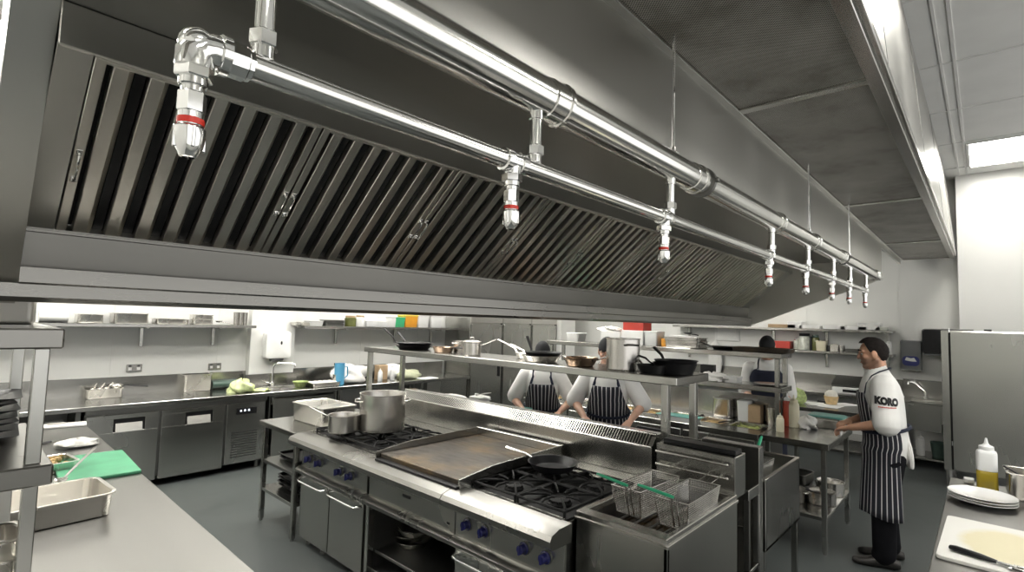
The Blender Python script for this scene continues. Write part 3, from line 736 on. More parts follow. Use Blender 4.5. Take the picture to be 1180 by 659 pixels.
m = MB(); m.box(5.20, 6.56, 0.0, 6.0, 7.08, .10, .002); btp('plinth', m, 'steel_dark')

# tall fridges
for i in range(3):
    x0 = 6.08+.81*i
    if i == 0:
        tf = thing('tall_fridge', 'steel tall fridge nearest the back left worktop', 'fridge', (x0, 6.5, 0), 0, 'tall steel fridges by the back wall')
        m = MB(); m.box(0, .03, .1, .80, .68, 1.90, .005); m.build('cabinet_body', 'steel_upright', tf)
        m = MB(); m.box(.025, 0, .16, .775, .032, 1.78, .006); d = m.build('door', 'steel_upright', tf)
        m = MB(); m.box(.7, -.028, .85, .725, .004, 1.25, .004); m.build('handle', 'black_plastic', d)
        m = MB(); m.box(0, .005, 1.80, .80, .032, 1.90, .004); m.build('top_panel', 'steel_bright', tf)
        m = MB(); m.box(.775, .012, .12, .80, .034, 1.80, .001); m.build('gasket', 'black_void', tf)
        for x in (.06, .74):
            for y in (.1, .6):
                m = MB(); m.cyl((x, y, 0), .025, 0, .1, 12); m.build('leg', 'steel_dark', tf)
    else: dup(tf, (x0, 6.5, 0), 0, ['', 'middle steel tall fridge behind the pass shelf', 'steel tall fridge beside the white pillar'][i])

# wall shelves
def wall_shelf(label, x0, x1, z, y0=6.86, y1=7.19, brackets=()):
    t = thing('wall_shelf', label, 'shelf', ((x0+x1)/2, y1, z)); inv = Matrix.Translation((-(x0+x1)/2, -y1, -z))
    m = MB(); m.box(x0, y0, z-.035, x1, y1, z, .004); o = m.build('shelf_board', 'steel_flat', t); o.matrix_parent_inverse = inv
    for x in brackets:
        m = MB(); m.box(x-.016, y1-.03, z-.26, x+.016, y1+.005, z-.034, .002); m.box(x-.012, y0+.04, z-.05, x+.012, y1-.02, z-.033, .002)
        o = m.build('bracket', 'steel_upright', t); o.matrix_parent_inverse = inv
SZ = 1.70
wall_shelf('steel wall shelf above the two door counter fridge', -.9, 2.68, SZ, brackets=(-.3, 1.53, 2.28))
wall_shelf('steel wall shelf right of the white pier, jars and tubs on it', 3.33, 6.05, SZ, brackets=(3.95, 5.0, 5.75))
def sx(px, Y=7.02): return pY(px, 370, Y).x
def gnx(px0, px1, h, label, z, Y, l, ydim=True):
    x0, x1 = sx(px0, Y), sx(px1, Y); return gn(x1-x0, l, h, label, ((x0+x1)/2, Y, z), 0)
x0, x1 = sx(44), sx(78)
m = MB(); m.lathe([(0, 0), (.062, 0), (.065, .003), (.065, x1-x0-.003), (.062, x1-x0), (.02, x1-x0), (.02, x1-x0-.02), (0, x1-x0-.02)], (0, 0, 0), 24, 'x'); o = m.build('paper_roll', 'paper'); o.location = (x0, 7.02, SZ+.066); tag(o, 'white paper roll lying at the left of the wall shelf', 'paper roll')
gnx(86, 118, .095, 'small steel pan on wall shelf beside the white roll', SZ, 7.02, .26)
gnx(127, 169, .115, 'largest steel pan on the wall shelf above the double socket', SZ, 7.02, .30)
gnx(176, 211, .065, 'shallow steel pan in the middle of the wall shelf', SZ, 7.02, .26)
ga = gnx(219, 244, .06, 'lower of two small stacked pans on wall shelf', SZ, 7.02, .2)
dup(ga, (ga.location.x, 7.02, SZ+.058), 0, 'upper of two small stacked pans on wall shelf')
pot('small steel bowl between pans on the wall shelf', (sx(214), 7.04, SZ), .035, .055, 0, 'steel_pan', None, False, False, 'bowl', None, 'bowl')
ladle('steel ladle lying on wall shelf right of stacked pans', (sx(255), 7.0, SZ+.03), (sx(268), 7.02, SZ+.01), .007, .04)
for i, q in enumerate((272, 278, 284)):
    revolve('steel_cup', 'tall steel cup at the right end of the wall shelf', 'cup', (sx(q), 7.03+.02*i, SZ), [(0, 0), (.026, 0), (.032, .16), (.034, .161), (.031, .158), (.025, .004), (0, .004)], 'steel_pot', 20, 'steel cups at the shelf end')
# pier: towel dispenser, sockets on the wall
td = thing('towel_dispenser', 'white paper towel dispenser on the white pier', 'dispenser', (3.02, 7.08, 1.30))
m = MB(); m.rings([[(x*k, -.13*q+.0, .14+zz*k) for x, zz in rrect(.34, .36, .04)] for k, q in ((.98, 0), (1, .1), (1, .7), (.96, .95), (.86, 1.0))]); m.build('housing', 'white_plastic', td)
m = MB(); m.rings([[(.03+x*.5, -.1322, .17+zz) for x, zz in rrect(.05, .05, .0245)], [(.03+x*.5, -.126, .17+zz) for x, zz in rrect(.05, .05, .0245)]]); m.build('sight_window', 'black_plastic', td)
m = MB(); m.prism([(-.11, -.04), (-.02, -.04), (-.05, -.075), (-.08, -.075)], 'x', -.08, .08); m.build('paper_outlet', 'dispenser_grey', td)
def socket(label, x, z):
    t = thing('wall_socket', label, 'socket', (x, YW, z))
    m = MB(); m.box(-.075, -.012, -.043, .075, -.0005, .043, .003); m.build('plate', 'steel_bright', t)
    for s in (-1, 1):
        m = MB(); m.box(s*.04-.016, -.014, -.022, s*.04+.016, -.0115, .01, .001); m.build('outlet', 'white_plastic', t)
        m = MB(); m.box(s*.04-.012, -.0165, .016, s*.04+.012, -.0115, .034, .001); m.build('switch', 'black_plastic', t)
socket('double wall socket behind the long handled tray', 1.49, 1.19)
socket('double wall socket above the deep steel pan', 2.33, 1.17)
# worktop items (back left)
WZ = .90
def on(px, py, Z=WZ):
    v = pz(px, py, Z); v.y = max(v.y, 6.56); return v
a = on(120, 459); gn(.34, .24, .10, 'open steel pan with utensils on back left worktop', a+Vector((0, .08, 0)), R(-2))
frying_pan('small steel pan with long handle beside the utensil pan', a+Vector((.12, .10, .085)), R(-4), .06, .035, 'steel_pan', 'black_plastic', .22, -.03)
for k in range(3): ladle(['steel whisk handle sticking out of the utensil pan', 'steel tongs resting in the utensil pan', 'steel spoon resting in the utensil pan'][k], a+Vector((-.08+.06*k, .08, .10)), a+Vector((-.05+.07*k, .13, .145)), .008, .03, ['whisk', 'tongs', 'serving_spoon'][k], 'steel_pan', ['whisk', 'tongs', 'spoon'][k])
a = on(227, 451); gn(.32, .26, .20, 'deep square steel pan on back left worktop', a+Vector((0, .10, 0)), 0)
a = on(262, 449); m = MB(); m.lathe([(0, 0), (.05, 0), (.052, .003), (.052, .33), (.05, .333), (0, .333)], (0, 0, 0), 20, 'x'); o = m.build('film_roll', 'dark_green'); o.location = a+Vector((-.15, .10, .053)); tag(o, 'dark green film roll lying beside pale cabbage', 'roll')
cb = on(288, 455); wad('pale yellow cabbage on the back left worktop', cb+Vector((0, .10, 0)), .135, .12, .085, 'cabbage', 'cabbage', 'cabbage', 6, .34, 40)
wad('loose cabbage leaf lying right of the pale cabbage', cb+Vector((.20, .04, 0)), .10, .08, .022, 'cabbage', 'cabbage_leaf', 'cabbage', 8, .25)
a = on(346, 446); revolve('mixing_bowl', 'pale green bowl on worktop right of the sink', 'bowl', a, [(0, 0), (.06, 0), (.10, .07), (.103, .071), (.06, .005), (0, .005)], 'lettuce', 24)
a = on(348, 440); kt = thing('mixer', 'black mixer with steel top on worktop right of the pier', 'mixer', a+Vector((.05, .22, 0)))
m = MB(); m.rings([[(x, y, z) for x, y in rrect(.30*k, .24*k, .06)] for k, z in ((.95, 0), (1, .02), (.95, .12), (.6, .20))]); m.build('motor_base', 'black_plastic', kt)
m = MB(); m.lathe([(.06, .19), (.085, .20), (.09, .27), (.08, .285), (0, .29)], (0, 0, 0), 20); m.build('bowl', 'steel_pan', kt)
m = MB(); m.tube([(.05, 0, .2), (.12, 0, .24), (.17, 0, .12), (.2, 0, .05)], .012, 8); m.build('arm', 'black_plastic', kt)
a = on(381, 447); gn(.42, .28, .055, 'tray of white buns beside the blue jug', a+Vector((0, .10, 0)), R(2), None, 'steel_bright')
k = 0
for i in range(5):
    for jj in range(3):
        m = MB(); m.ball((0, 0, .016), .036, 10, 6, (1, 1, .6)); o = m.build('bread_bun', 'bun_white'); o.location = a+Vector((-.14+.07*i, .03+.07*jj, .028)); tag(o, 'white bun on the tray beside the blue jug', 'bun', 'white buns on the tray')
a = on(402, 446); bj = thing('blue_jug', 'tall blue plastic jug on the back left worktop', 'jug', a+Vector((0, .08, 0)))
m = MB(); m.lathe([(0, 0), (.062, 0), (.066, .004), (.072, .29), (.075, .294), (.070, .29), (.062, .008), (0, .006)], (0, 0, 0), 24); m.build('jug_body', 'blue_plastic', bj)
m = MB(); m.tube([(.07, 0, .25), (.12, 0, .24), (.125, 0, .12), (.068, 0, .08)], .009, 8); m.build('handle', 'blue_plastic', bj)
a = on(440, 448); wad('large crumpled white plastic bag on back left worktop', a+Vector((.0, .22, 0)), .26, .17, .15, 'cloth_white', 'plastic_bag', 'bag', 21, .3, 34)
wad('smaller white plastic bag beside the pale bread bag', on(490, 440)+Vector((-.12, .44, 0)), .24, .11, .13, 'paper', 'plastic_bag', 'bag', 25, .25, 30)
wad('pale green wrapped bread loaf at the worktop end', on(500, 441)+Vector((0, .18, 0)), .22, .11, .085, 'olive_wrap', 'wrapped_loaf', 'bread', 31, .12, 30)
squeeze_bottle('white squeeze bottle left of the pale bread bag', on(473, 446)+Vector((0, .1, 0)), .035, .19, 'bottle_frost', 'white_plastic')
squeeze_bottle('taller white squeeze bottle beside the pale bread bag', on(483, 444)+Vector((0, .1, 0)), .035, .26, 'bottle_frost', 'white_plastic')
carton('knife_box', 'brown knife box on worktop behind the white squeeze bottles', 'box', on(473, 444)+Vector((.02, .28, 0)), (.16, .12, .22), 'brown_card')
carton('paper_sheet', 'white papers lying at the end of back left worktop', 'paper', on(515, 440), (.30, .2, .012), 'paper', R(8))
a = on(446, 455); uh = pot('steel pot of utensils behind the stock pot', a+Vector((0, .1, 0)), .075, .14, 0, 'steel_pot', None, False, False, 'utensil_pot', None, 'pot')
for k in range(3): ladle(['black spatula standing in the utensil pot', 'steel spoon standing in the utensil pot', 'short steel ladle standing in the utensil pot'][k], a+Vector((-.02+.02*k, .1, .02)), a+Vector((-.07+.06*k, .10, .30-.03*k)), .009, .02, ['spatula', 'serving_spoon', 'ladle'][k], ['black_plastic', 'steel_pan', 'steel_pan'][k], ['spatula', 'spoon', 'ladle'][k])
# shelf right of the pier
def s2(px): return sx(px, 7.02)
gn(.26, .2, .05, 'flat steel tray at the left end of the tubs shelf', (s2(347), 7.02, SZ), 0, None, 'steel_pan')
tub('plastic_tub', 'white lidded tub left of the two jars', 'tub', (s2(361), 7.0, SZ), .20, .2, .075, 'white_plastic', 'white_plastic')
gb = gn(.32, .22, .045, 'lower dark tray in the stack left of the jars', (s2(382), 7.0, SZ), 0, None, 'steel_dark')
dup(gb, (s2(382), 7.0, SZ+.046), R(3), 'upper dark tray in the stack left of the jars')
def jar(label, x, r, h, mat, lid, z=SZ, Y=7.0):
    t = thing('jar', label, 'jar', (x, Y, z))
    m = MB(); m.lathe([(0, 0), (r*.95, 0), (r, .006), (r, h*.74), (r*.8, h*.84)], (0, 0, 0), 22); m.build('jar_body', mat, t)
    m = MB(); m.lathe([(r*.82, h*.83), (r*.84, h*.85), (r*.84, h*.98), (r*.8, h), (0, h)], (0, 0, 0), 22); m.build('lid', lid, t); return t
jar('round brown glass jar on the tubs shelf', s2(403), .085, .16, 'olive_jar', 'brown_card')
jar('white labelled jar on the tubs shelf', s2(412), .07, .17, 'white_plastic', 'brown_card', Y=6.95)
for q, w, h, mt, lm, lb in ((425, .20, .09, 'bottle_frost', 'white_plastic', 'clear tub right of the jars on the tubs shelf'), (436, .22, .09, 'bottle_frost', 'white_plastic', 'clear low tub beside the white tall tub'), (446, .22, .17, 'white_plastic', 'white_plastic', 'tall white tub beside the green tub'), (457, .20, .16, 'green_tub', 'green_tub', 'green tub beside the orange tub on shelf'), (470, .26, .20, 'orange_tub', 'yellow_tub', 'orange tub with yellow lid on shelf'), (484, .24, .21, 'white_plastic', 'white_plastic', 'white carton tub right of the orange tub'), (499, .24, .21, 'white_plastic', 'white_plastic', 'white carton tub at the end of the tubs shelf')):
    tub('plastic_tub', lb, 'tub', (s2(q), 7.02, SZ), w, .22, h, mt, lm)
# ------------------------------------------------------------------ cooking suite (front line)
def at0(name, label, cat, c):
    t = thing(name, label, cat, c); inv = Matrix.Translation((-c[0], -c[1], -c[2]))
    def p(nm, m, mt, par=None, angle=35):
        o = m.build(nm, mt, par or t, angle)
        o.matrix_parent_inverse = Matrix.Identity(4) if par else inv
        return o
    return t, p
XF = 2.05          # plane of the doors
# left side table with undershelf
stb, sp = work_table('side_table', 'steel side table at the left end of the cooking suite', 1.99, 4.19, 2.98, 4.90, .885, .30, 'steel_flat', .045)
m = MB(); m.box(2.02, 4.22, .52, 2.95, 4.87, .545, .002); o = sp('undershelf', m, 'steel_dark')
for i in range(6):
    z = (.302+.03*i) if i < 4 else (.547+.03*(i-4))
    o = gn_mesh(.60, .44, .028).build('baking_tray', 'black_pan'); o.location = (2.42-.01*(i % 2), 4.54+.01*(i % 3), z); tag(o, 'black tray stacked on the shelves of the side table' , 'tray', 'black trays under the side table')

def bullnose(p, y0, y1):
    m = MB(); m.prism([(1.955, .80), (1.935, .815), (1.93, .845), (1.945, .868), (2.00, .885), (2.10, .888), (2.10, .80)], 'y', y0, y1); return p('bullnose', m, 'steel_rim')
def rail(p, y0, y1):
    m = MB(); m.prism([(2.005, .578), (2.0, .585), (2.0, .602), (2.03, .622), (2.07, .622), (2.07, .578)], 'y', y0, y1); return p('front_rail', m, 'steel_rim')
def door(p, y0, y1, z0=.065, z1=.562):
    m = MB(); m.box(XF-.002, y0, z0, XF+.032, y1, z1, .004); d = p('door', m, 'steel_upright')
    m = MB(); c = y1-.02; e = y0+.02
    m.tube([(XF, c, .528), (XF-.03, c, .528), (XF-.045, c-.012, .523), (XF-.05, c-.05, .518), (XF-.05, e+.05, .518), (XF-.045, e+.012, .523), (XF-.03, e, .528), (XF, e, .528)], .010, 10)
    p('handle', m, 'chrome', d)
def knob(p, y, z=.70):
    m = MB(); x = XF+.003
    m.lathe([(.030, x-.006), (.031, x-.010), (.024, x-.014), (.022, x-.040), (.017, x-.044), (0, x-.044)], (0, y, z), 20, 'x')
    m.box(x-.052, y-.006, z-.024, x-.03, y+.006, z+.024, .003)
    k = p('knob', m, 'knob_blue')
    m = MB(); m.lathe([(.036, x-.0), (.036, x-.006), (0, x-.006)], (0, y, z), 20, 'x'); p('bezel', m, 'steel_dark', k)
def hob(p, x0, x1, y0, y1, nx=2, ny=2):
    zt = .892
    m = MB(); m.box(x0, y0, .86, x1, y1, zt-.018, .003); p('burner_tray', m, 'burner_black')
    dx, dy = (x1-x0)/nx, (y1-y0)/ny
    for i in range(nx):
        for j in range(ny):
            cx, cy = x0+dx*(i+.5), y0+dy*(j+.5); r = .058 if (i+j) % 2 == 0 else .048
            m = MB(); m.lathe([(r*1.15, zt-.02), (r*1.2, zt-.012), (r*1.0, zt-.002), (r*.96, zt+.008), (r*.6, zt+.010), (r*.55, zt+.006), (r*.3, zt+.006), (0, zt+.007)], (cx, cy, 0), 28)
            for a in range(0, 360, 30): m.box(cx+r*.98*math.cos(R(a))-.004, cy+r*.98*math.sin(R(a))-.004, zt-.004, cx+r*.98*math.cos(R(a))+.004, cy+r*.98*math.sin(R(a))+.004, zt+.006, .001)
            p('burner', m, 'cast_iron')
            m = MB(); zz = .93; hx, hy = dx/2-.008, dy/2-.008
            for (ax, ay, bx, by) in ((-hx, -hy, hx, -hy), (-hx, hy, hx, hy), (-hx, -hy, -hx, hy), (hx, -hy, hx, hy)):
                m.tube([(cx+ax, cy+ay, zz-.018), (cx+(ax+bx)/2, cy+(ay+by)/2, zz-.018), (cx+bx, cy+by, zz-.018)], .0075, 6)
            for a in range(8):
                an = R(45*a); ca, sa = math.cos(an), math.sin(an); k = min(hx/max(abs(ca), 1e-3), hy/max(abs(sa), 1e-3))
                if a % 2 == 0: k = k*.99
                pts = [(cx+ca*k, cy+sa*k, zz-.018), (cx+ca*k*.82, cy+sa*k*.82, zz-.004), (cx+ca*.07, cy+sa*.07, zz-.005), (cx+ca*.045, cy+sa*.045, zz-.012)]
                m.tube(pts, [.008, .007, .006, .004], 6)
            for sxx in (-1, 1):
                for syy in (-1, 1): m.cyl((cx+sxx*hx, cy+syy*hy, 0), .008, zt-.02, zz-.012, 8)
            p('pan_support', m, 'cast_iron')

ra, pa = at0('gas_range', 'four burner gas range with two doors, left end of the suite, big pot on it', 'range', (2.5, 3.7, 0))
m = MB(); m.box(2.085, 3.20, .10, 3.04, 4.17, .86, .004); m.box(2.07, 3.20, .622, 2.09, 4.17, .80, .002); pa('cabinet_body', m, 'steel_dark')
m = MB(); m.box(2.09, 3.19, .855, 2.14, 4.17, .888, .002); m.box(2.80, 3.19, .855, 3.045, 4.17, .888, .002); m.box(2.13, 4.13, .855, 2.81, 4.17, .888, .002); pa('top_plate', m, 'steel_flat')
m = MB(); m.box(XF+.003, 3.20, .622, XF+.025, 4.17, .802, .002); pa('control_panel', m, 'steel_upright')
bullnose(pa, 3.17, 4.175); rail(pa, 3.17, 4.175); door(pa, 3.70, 4.16); door(pa, 3.225, 3.685)
for y in (4.03, 3.865, 3.56, 3.41): knob(pa, y)
hob(pa, 2.14, 2.80, 3.20, 4.13)
for x in (2.12, 2.98):
    for y in (3.26, 3.86, 4.1):
        m = MB(); m.cyl((x, y, 0), .024, 0, .11, 14); m.cyl((x, y, 0), .03, 0, .012, 14); pa('leg', m, 'steel_dark')

gr, pg = at0('griddle_unit', 'flat stained griddle over an open cabinet in the middle of the suite', 'griddle', (2.5, 2.73, 0))
m = MB(); m.box(2.09, 3.165, .10, 3.03, 3.185, .86, .002); m.box(2.09, 2.285, .10, 3.03, 2.305, .86, .002); m.box(3.0, 2.305, .10, 3.03, 3.165, .86, .002); m.box(2.09, 2.305, .10, 3.0, 3.165, .125, .002); m.box(2.09, 2.305, .62, 3.0, 3.165, .86, .002)
pg('carcass', m, 'steel_dark')
m = MB(); m.box(XF, 3.155, .065, XF+.05, 3.19, .58, .002); pg('door_post', m, 'steel_upright')
m = MB(); m.box(XF+.003, 2.28, .622, XF+.025, 3.17, .802, .002); pg('control_panel', m, 'steel_upright')
m = MB(); m.box(XF-.0, 2.70, .71, XF+.006, 2.78, .728, .001); m.box(XF-.0, 2.32, .66, XF+.006, 2.345, .672, .001); pg('panel_badge', m, 'black_plastic')
bullnose(pg, 2.275, 3.17); rail(pg, 2.275, 3.17)
m = MB(); m.box(2.10, 2.275, .85, 3.045, 3.17, .888, .002); pg('top_plate', m, 'steel_flat')
m = MB(); m.box(2.06, 2.235, .885, 2.97, 3.06, .928, .004); pg('griddle_plate', m, 'griddle')
for (y0, y1) in ((3.06, 3.074), (2.221, 2.235)):
    m = MB(); m.prism([(2.03, .889), (2.03, .94), (2.30, .972), (2.97, .985), (2.97, .889)], 'y', y0, y1); pg('side_guard', m, 'steel_flat')
m = MB(); m.box(2.97, 2.221, .885, 2.984, 3.074, .986, .003); m.box(2.984, 2.221, .97, 3.02, 3.074, .984, .003); pg('back_guard', m, 'steel_flat')
m = MB(); m.box(2.015, 2.235, .886, 2.06, 3.06, .90, .002); pg('grease_channel', m, 'black_pan')
for x in (2.14, 2.96):
    for y in (2.36, 3.10):
        m = MB(); m.cyl((x, y, 0), .024, 0, .11, 14); pg('leg', m, 'steel_dark')
# pans on the shelf of the open cabinet
cz = .24
m = MB(); m.box(2.12, 2.305, cz-.02, 3.0, 3.165, cz, .002); pg('inner_shelf', m, 'steel_dark')
for i, (dy, z, rz) in enumerate([(0, 0, 78), (.02, .040, 95), (-.02, .085, 262)]):
    v = pX(478, 640, 2.38)
    frying_pan(['lowest steel pan in the dark open cabinet under griddle', 'middle steel pan in the dark open cabinet under griddle', 'top steel pan in the dark open cabinet under griddle'][i], (2.36, v.y+dy, cz+z), R(rz), .125, .045, 'steel_pan', 'steel_bright', .22, .02)
pot('steel saucepan standing at the right inside the open cabinet', (2.55, 2.50, cz), .085, .11, R(200), 'steel_pot', .14, False)

rb, pb = at0('gas_range', 'four burner gas range beside the fryer, black frying pan on it', 'range', (2.5, 1.9, 0))
m = MB(); m.box(2.085, 1.555, .10, 3.04, 2.27, .86, .004); m.box(2.07, 1.555, .622, 2.09, 2.27, .80, .002); pb('cabinet_body', m, 'steel_dark')
m = MB(); m.box(2.09, 1.55, .855, 2.13, 2.27, .888, .002); pb('front_strip', m, 'steel_flat')
m = MB(); m.box(2.82, 1.55, .855, 3.045, 2.27, .888, .002); pb('top_plate', m, 'steel_flat')
m = MB(); m.box(XF+.003, 1.50, .622, XF+.025, 2.27, .802, .002); pb('control_panel', m, 'steel_upright')
bullnose(pb, 1.49, 2.27); rail(pb, 1.46, 2.27); door(pb, 1.885, 2.262); door(pb, 1.50, 1.875)
for y in (2.165, 2.03, 1.745, 1.605): knob(pb, y, .708)
hob(pb, 2.13, 2.82, 1.555, 2.215)
for x in (2.12, 2.98):
    for y in (1.62, 2.2):
        m = MB(); m.cyl((x, y, 0), .024, 0, .11, 14); pb('leg', m, 'steel_dark')

# splashback with the louvred flue top
spb, ps = at0('splashback', 'long steel splashback with louvred top behind the ranges and griddle', 'splashback', (3.1, 2.9, .89))
for (y0, y1) in ((1.565, 2.90), (2.904, 4.24)):
    m = MB(); m.prism([(3.05, .89), (3.05, 1.078), (3.118, 1.148), (3.205, 1.150), (3.205, .89)], 'y', y0, y1); ps('splash_panel', m, 'steel_flat')
m = MB(); m.prism([(3.056, 1.086), (3.053, 1.089), (3.108, 1.146), (3.112, 1.142)], 'y', 1.60, 4.22); ps('flue_slot', m, 'black_void')
m = MB()
n = 130
for i in range(n):
    y = 1.60+.0201*i
    m.prism([(3.049, 1.080), (3.042, 1.087), (3.105, 1.153), (3.112, 1.146)], 'y', y, y+.0085)
m.tube([(3.050, 1.565, 1.082), (3.050, 4.24, 1.082)], .008, 8); m.tube([(3.112, 1.565, 1.150), (3.112, 4.24, 1.150)], .009, 8)
o = ps('louvre_grille', m, 'steel_bright')

# fryer in front at right
fy, pf = at0('deep_fryer', 'steel deep fryer with two wire baskets at the right end of the suite', 'fryer', (2.6, 1.28, 0))
X0, X1, Y0, Y1 = 2.18, 3.05, 1.04, 1.535
m = MB()
m.box(X0, Y0, .1, X0+.02, Y1, .885, .003); m.box(X0, Y0, .1, X1, Y0+.02, .885, .003); m.box(X0, Y1-.02, .1, X1, Y1, .885, .003); m.box(X1-.02, Y0, .1, X1, Y1, .885, .003); m.box(X0, Y0, .1, X1, Y1, .12, .002)
pf('cabinet_body', m, 'steel_upright')
def frame(m, x0, y0, x1, y1, wx0, wy0, wx1, wy1, z0, z1, b=.004):
    m.box(x0, y0, z0, wx0, y1, z1, b); m.box(wx1, y0, z0, x1, y1, z1, b); m.box(wx0, y0, z0, wx1, wy0, z1, b); m.box(wx0, wy1, z0, wx1, y1, z1, b)
m = MB(); frame(m, X0+.005, Y0+.005, X1, Y1-.004, X0+.075, Y0+.035, X1-.04, Y1-.035, .885, .918); frame(m, X0-.004, Y0-.004, X1, Y1, X0+.04, Y0+.02, X1-.03, Y1-.02, .875, .892, .003); pf('tank_rim', m, 'steel_bright')
m = MB(); x0, y0, x1, y1 = X0+.07, Y0+.03, X1-.035, Y1-.03
m.add([(x0, y0, .90), (x1, y0, .90), (x1, y1, .90), (x0, y1, .90), (x0+.03, y0+.01, .70), (x1-.01, y0+.01, .70), (x1-.01, y1-.01, .70), (x0+.03, y1-.01, .70)], [(0, 1, 5, 4), (1, 2, 6, 5), (2, 3, 7, 6), (3, 0, 4, 7), (4, 5, 6, 7)]); pf('tank', m, 'steel_greasy')
m = MB(); m.box(x0+.016, y0+.006, .79, x1-.006, y1-.006, .80, .001); pf('oil', m, 'oil_dark')
m = MB()
for i in range(5): m.tube([(x0+.06, y0+.05+.085*i, .815), (x1-.03, y0+.05+.085*i, .815)], .006, 6)
pf('heating_element', m, 'steel_greasy')
m = MB(); m.box(X1, Y0+.015, .885, X1+.17, Y1, 1.117, .004); pf('flue_box', m, 'steel_flat')
m = MB(); m.box(X1+.05, Y0+.03, 1.117, X1+.155, Y1-.02, 1.142, .004); pf('flue_cover', m, 'black_pan')
for z, q in ((1.075, 1), (1.0, 1)):
    m = MB(); m.tube([(X1, Y1-.07, z), (X1-.03, Y1-.07, z)], .006, 8); m.tube([(X1, Y0+.085, z), (X1-.03, Y0+.085, z)], .006, 8)
    m.tube([(X1-.032, Y1-.02, z), (X1-.032, Y0+.05, z)], .0075, 10); m.ball((X1-.032, Y1-.02, z), .010, 10, 6); m.ball((X1-.032, Y0+.05, z), .010, 10, 6)
    pf('hang_rail', m, 'steel_bright')
for x in (X0+.06, X1-.06):
    for y in (Y0+.06, Y1-.06):
        m = MB(); m.cyl((x, y, 0), .026, 0, .105, 14); pf('leg', m, 'steel_dark')
def basket(label, loc, rz, L=.42, W=.17, H=.14, hook=True, grip=1, gang=90, rise=.018, oy=None):
    t = thing('fryer_basket', label, 'fryer basket', loc, rz, 'wire fryer baskets with green handles')
    bw, bl = W*.84, L*.84
    top = [(-L/2, -W/2, H), (L/2, -W/2, H), (L/2, W/2, H), (-L/2, W/2, H)]; bot = [(-bl/2, -bw/2, 0), (bl/2, -bw/2, 0), (bl/2, bw/2, 0), (-bl/2, bw/2, 0)]
    m = MB(); m.tube(top, .0045, 8, closed=True); m.tube(bot, .003, 6, closed=True)
    for a, c in zip(bot, top): m.tube([a, c], .003, 6)
    m.build('frame', 'steel_bright', t)
    m = MB(); r = .0013
    for k in range(4):
        a0, a1, c0, c1 = Vector(bot[k]), Vector(bot[(k+1) % 4]), Vector(top[k]), Vector(top[(k+1) % 4])
        n = int((a1-a0).length/.0105)
        for i in range(1, n): m.tube([a0.lerp(a1, i/n), c0.lerp(c1, i/n)], r, 4)
        for j in range(1, 13): m.tube([a0.lerp(c0, j/13), a1.lerp(c1, j/13)], r, 4)
    for i in range(1, 30): m.tube([(-bl/2+bl*i/30, -bw/2, 0), (-bl/2+bl*i/30, bw/2, 0)], r, 4)
    for i in range(1, 13): m.tube([(-bl/2, -bw/2+bw*i/13, 0), (bl/2, -bw/2+bw*i/13, 0)], r, 4)
    m.build('wire_mesh', 'steel_bright', t)
    d = Vector((-math.cos(R(gang)), math.sin(R(gang)), 0)); o = Vector((-L/2-.012, -W*.12 if oy is None else oy, 0))
    m = MB()
    for s in (-.014, .014): m.tube([(-bl/2-.004, o.y+s, .01), (-L/2-.006, o.y+s, H*.8), (-L/2-.010, o.y+s, H+.018), tuple(o+d*.02+Vector((0, s*.3, H+.024)))], .0035, 6)
    m.build('handle_frame', 'steel_bright', t)
    m = MB(); q = lambda a, z: tuple(o+d*a+Vector((0, 0, H+z)))
    m.tube([q(.0, .022), q(.02, .022+rise*.11), q(.15, .022+rise*.8), q(.19, .022+rise)], [.009, .0115, .0115, .008], 10, flat=.7)
    m.build('grip', 'green_grip', t)
    if hook:
        m = MB()
        for s in (-.035, .035): m.tube([(L/2, s, H), (L/2+.10, s, H+.004), (L/2+.165, s, H+.012), (L/2+.185, s, H+.012), (L/2+.19, s, H-.006)], .0032, 6)
        m.build('hook', 'steel_bright', t)
    return t
basket('wire fryer basket on the left of fryer, green handle towards the range', (2.64, 1.385, .862), R(-2))
basket('wire fryer basket on the right of fryer, nearest the fryer corner', (2.645, 1.150, .862), R(1))

# pots on the ranges
pot('large steel stock pot on the left gas range', (2.475, 3.675, .932), .183, .295, R(60), 'steel_pot')
pot('small steel saucepan in front of the stock pot, handle to the left', (2.20, 3.80, .932), .118, .135, R(118), 'steel_pot', .20, False, False, 'saucepan', None, 'saucepan')
frying_pan('black frying pan with steel handle on the right gas range', (2.63, 2.02, .932), R(92), .155, .048, 'black_pan', 'steel_bright', .23, .02)
# deep lidded pans on the side table
gn(.36, .54, .155, 'deep steel pan with lid on the side table beside saucepan', (2.40, 4.50, .885), R(3), None, 'steel_pan', name='deep_pan')
m = MB(); m.rings([[(x, y, z) for x, y in rrect(.36*k, .54*k, .035)] for k, z in ((1.0, 0), (1.0, .006), (.93, .010), (.90, .004), (.5, .003))]); m.tube([(0, -.05, .003), (0, -.045, .03), (0, .045, .03), (0, .05, .003)], .006, 8)
o = m.build('pan_lid', 'steel_pan'); o.location = (2.40, 4.50, 1.041); o.rotation_euler = (0, 0, R(3)); tag(o, 'flat steel lid lying on the deep pan at the side table', 'lid')

